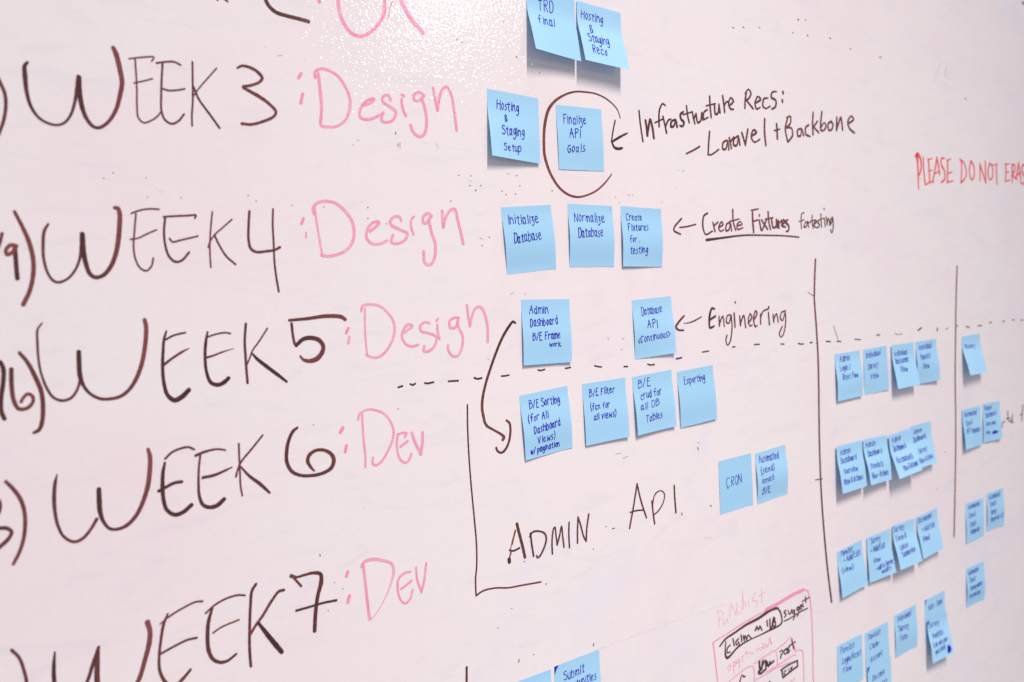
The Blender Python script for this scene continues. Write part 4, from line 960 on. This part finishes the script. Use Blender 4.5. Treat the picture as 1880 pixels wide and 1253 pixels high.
 ('blue sticky note with four lines, right of the foot of the reddish line', 1341.9, 425.4, 0.0169, 0.02, 0.0, 0.2, 0, None, [('Automated', 10.9, 12.4, 57.5, 12.4, 8.9), ('Email', 13.1, 29.5, 39.3, 29.4, 8.5), ('Client', 14.3, 47.7, 39.4, 46.7, 9.1), ('Reminder', 17.2, 62.2, 58.0, 61.8, 9.3)]),
 ('smallest blue sticky note, flat on the board nearest the right edge', 1432.3, 422.3, 0.0299, 0.01, 0.02, 0.2, 0, None, [('Automated', 10.8, 14.5, 59.1, 13.0, 8.9), ('Email', 14.0, 27.7, 38.3, 27.3, 8.1), ('Survey', 15.0, 44.0, 37.7, 43.4, 8.0), ('Reminder (2)', 15.5, 58.8, 70.5, 57.5, 8.0)]),
 ('lowest blue sticky note in the far right column, flat with four lines', 1338.5, 552.2, 0.0266, 0.0, 0.01, 0.2, 0, None, [('Automated', 9.5, 14.4, 52.2, 13.8, 8.4), ('Email', 12.7, 28.3, 37.0, 29.1, 8.3), ('Survey weekly', 12.4, 44.4, 63.7, 43.2, 8.1), ('Reminder', 9.8, 59.7, 58.3, 59.3, 8.2)]),
 ('blue sticky note reading Individual Survey Form, flat between two taller pairs', 1066.3, 568.5, -0.0069, 0.01, 0.01, 0.2, 0, None, [('Individual', 11.0, 14.1, 57.1, 14.7, 9.5), ('Survey', 11.7, 31.3, 45.5, 34.1, 9.5), ('Form', 14.3, 49.6, 38.7, 50.4, 9.4)]),
 ('blue sticky note reading Panelist Login Reset, at the bottom edge beside the app sketch', 884.3, 569.9, 0.0127, 0.0, 0.02, 0.2, 0, None, [('Panelist', 9.9, 15.7, 51.3, 16.3, 9.8), ('Login/Reset', 14.4, 33.7, 70.7, 33.6, 9.3), ('Flow', 15.4, 49.8, 40.1, 49.6, 8.7)]),
 ('blue sticky note reading Panelist Claim Account, its foot covered by another note', 969.7, 572.5, 0.0106, 0.01, 0.04, 0.2, 0, None, [('Panelist', 10.1, 15.1, 48.7, 13.9, 9.0), ('Claim', 13.7, 32.7, 42.5, 31.5, 9.0), ('Account', 14.7, 54.2, 53.2, 51.6, 8.9)]),
 ('blue sticky note with a dark inked corner reading Become, cut off by the bottom edge', 972.2, 632.9, 0.0359, 0.0, 0.0, 2.2, 1, None, [('Become', 15.6, 27.8, 54.5, 25.0, 10.0), ('Panelist', 16.4, 45.6, 60.9, 44.1, 9.6)]),
 ('blue sticky note with an inked corner reading Auto Send, its foot covered by another', 1175.3, 570.3, 0.0112, 0.01, 0.03, 0.2, 1, None, [('Auto - Send', 12.7, 22.1, 63.2, 21.7, 9.8)]),
 ('curled blue sticky note with a dark blue blot at its lower right', 1177.0, 609.7, 0.0312, 0.2, 0.24, 3.2, 1, (61.5, 65.3, 7.0, 7.4), [('Survey', 5.8, 14.2, 43.4, 15.5, 9.7), ('Analytics', 13.1, 34.4, 53.3, 34.8, 8.8), ('(Can vary per', 9.4, 50.0, 60.8, 49.0, 7.8), ('question)', 13.0, 62.4, 49.0, 61.7, 8.0)]),
 ('blue sticky note with an inked corner reading Submit opportunities, at the bottom edge', 274.4, 414.7, 0.0175, 0.03, 0.06, 0.2, 1, None, [('Submit', 14.8, 21.7, 48.6, 21.3, 10.0), ('opportunities', 9.7, 36.4, 68.0, 34.6, 9.2)]),
 ('blue sticky note of which only the blank upper corner shows at the bottom edge', 193.4, 414.4, 0.0311, 0.04, 0.0, 0.2, 0, None, []),
]

for label, x, y, rot, phl, phr, base, corner, blob, lines in NOTES:
    wob = (random.uniform(-.5, .5), random.uniform(-.6, .6), random.uniform(0, 1.4), random.uniform(.4, 2.6) * (.1 if 'covered' in label else 1))      # a note under another lies flatter
    sf = note_surface(phl, phr, base, wob)
    nu, nv, tk = 14, 20, .11
    fr, bk = [], []
    for j in range(nv + 1):
        for i in range(nu + 1):
            u, v = SIZE*i/nu, SIZE*j/nv
            fr.append(sf(u, v, 0)); bk.append(sf(u, v, -tk))
    n1 = len(fr); w = nu + 1; faces = []
    for j in range(nv):
        for i in range(nu):
            a = j*w + i
            faces.append((a, a+w, a+w+1, a+1)); faces.append((n1+a, n1+a+1, n1+a+w+1, n1+a+w))
    rim = [i for i in range(nu)] + [j*w + nu for j in range(nv)] + [nv*w + nu - i for i in range(nu)] + [(nv-j)*w for j in range(nv)]
    allv = fr + bk; e0 = len(allv); m_ = len(rim)
    allv += [fr[k] for k in rim] + [bk[k] for k in rim]
    for k in range(m_):
        a, b = e0 + k, e0 + (k+1) % m_; faces.append((a, b, b + m_, a + m_))
    no = mesh_obj('sticky_note', allv, faces, PAPER)
    no.location = (x / 1000, 0, BOARD_Z - y / 1000); no.rotation_euler = (0, rot, 0)
    no['label'] = label; no['category'] = 'sticky note'; no['group'] = 'blue sticky notes on the whiteboard'
    if lines:
        rb = Ribbons()
        for txt, u0, v0, u1, v1, cap in lines:
            adv = []; cx = 0
            for ch in txt:
                if ch == ' ': cx += 4.0; adv.append(None); continue
                st, wd = glyph(ch); adv.append((st, cx)); cx += max(wd, 1.0) + 2.5
            cx -= 2.5; ln = math.hypot(u1-u0, v1-v0); ex = ((u1-u0)/ln, (v1-v0)/ln); sx = ln / cx; sy = cap / 9.6; lean = random.uniform(.02, .10)
            for it in adv:
                if it is None: continue
                st, ox = it; jy = random.uniform(-.5, .5); js = random.uniform(.9, 1.1); jl = lean + random.uniform(-.06, .06); jx = random.uniform(-.25, .25)
                for q in st:
                    pts = []
                    for px, py in q:
                        gx = ox + jx + px * js + random.uniform(-.22, .22) + py * jl; gy = py * js + jy + random.uniform(-.3, .3)
                        pts.append((u0 + ex[0]*gx*sx - 0*gy, v0 + ex[1]*gx*sx - gy*sy, 1.14 * random.uniform(.85, 1.12)))
                    pts = [(min(max(a, 1), SIZE-1), min(max(b, 1), SIZE-1), c) for a, b, c in pts]
                    rb.add(catmull(pts, .9), sf, .9, .9)
        h = rb.build('handwriting', PEN, no)
    if corner:
        cv = [sf(.3, .3, .08), sf(7.5, .3, .08), sf(.3, 11, .08), sf(3.6, 5.0, .08)]
        mesh_obj('inked_corner', cv, [(0, 2, 3, 1)], PEN, no, smooth=False)
    if blob:
        bu, bvv, ru, rv = blob; ring = [sf(bu, bvv, .5)]
        for k in range(28):
            a = k / 28 * 2 * math.pi; q = 1 + .10 * math.sin(3*a + 1) + .06 * math.sin(7*a)
            ring.append(sf(min(bu + ru*q*math.cos(a), SIZE-.5), bvv + rv*q*math.sin(a), .5))
        mesh_obj('ink_blot', ring, [(0, 1 + (k+1) % 28, 1 + k) for k in range(28)], PEN, no, smooth=False)
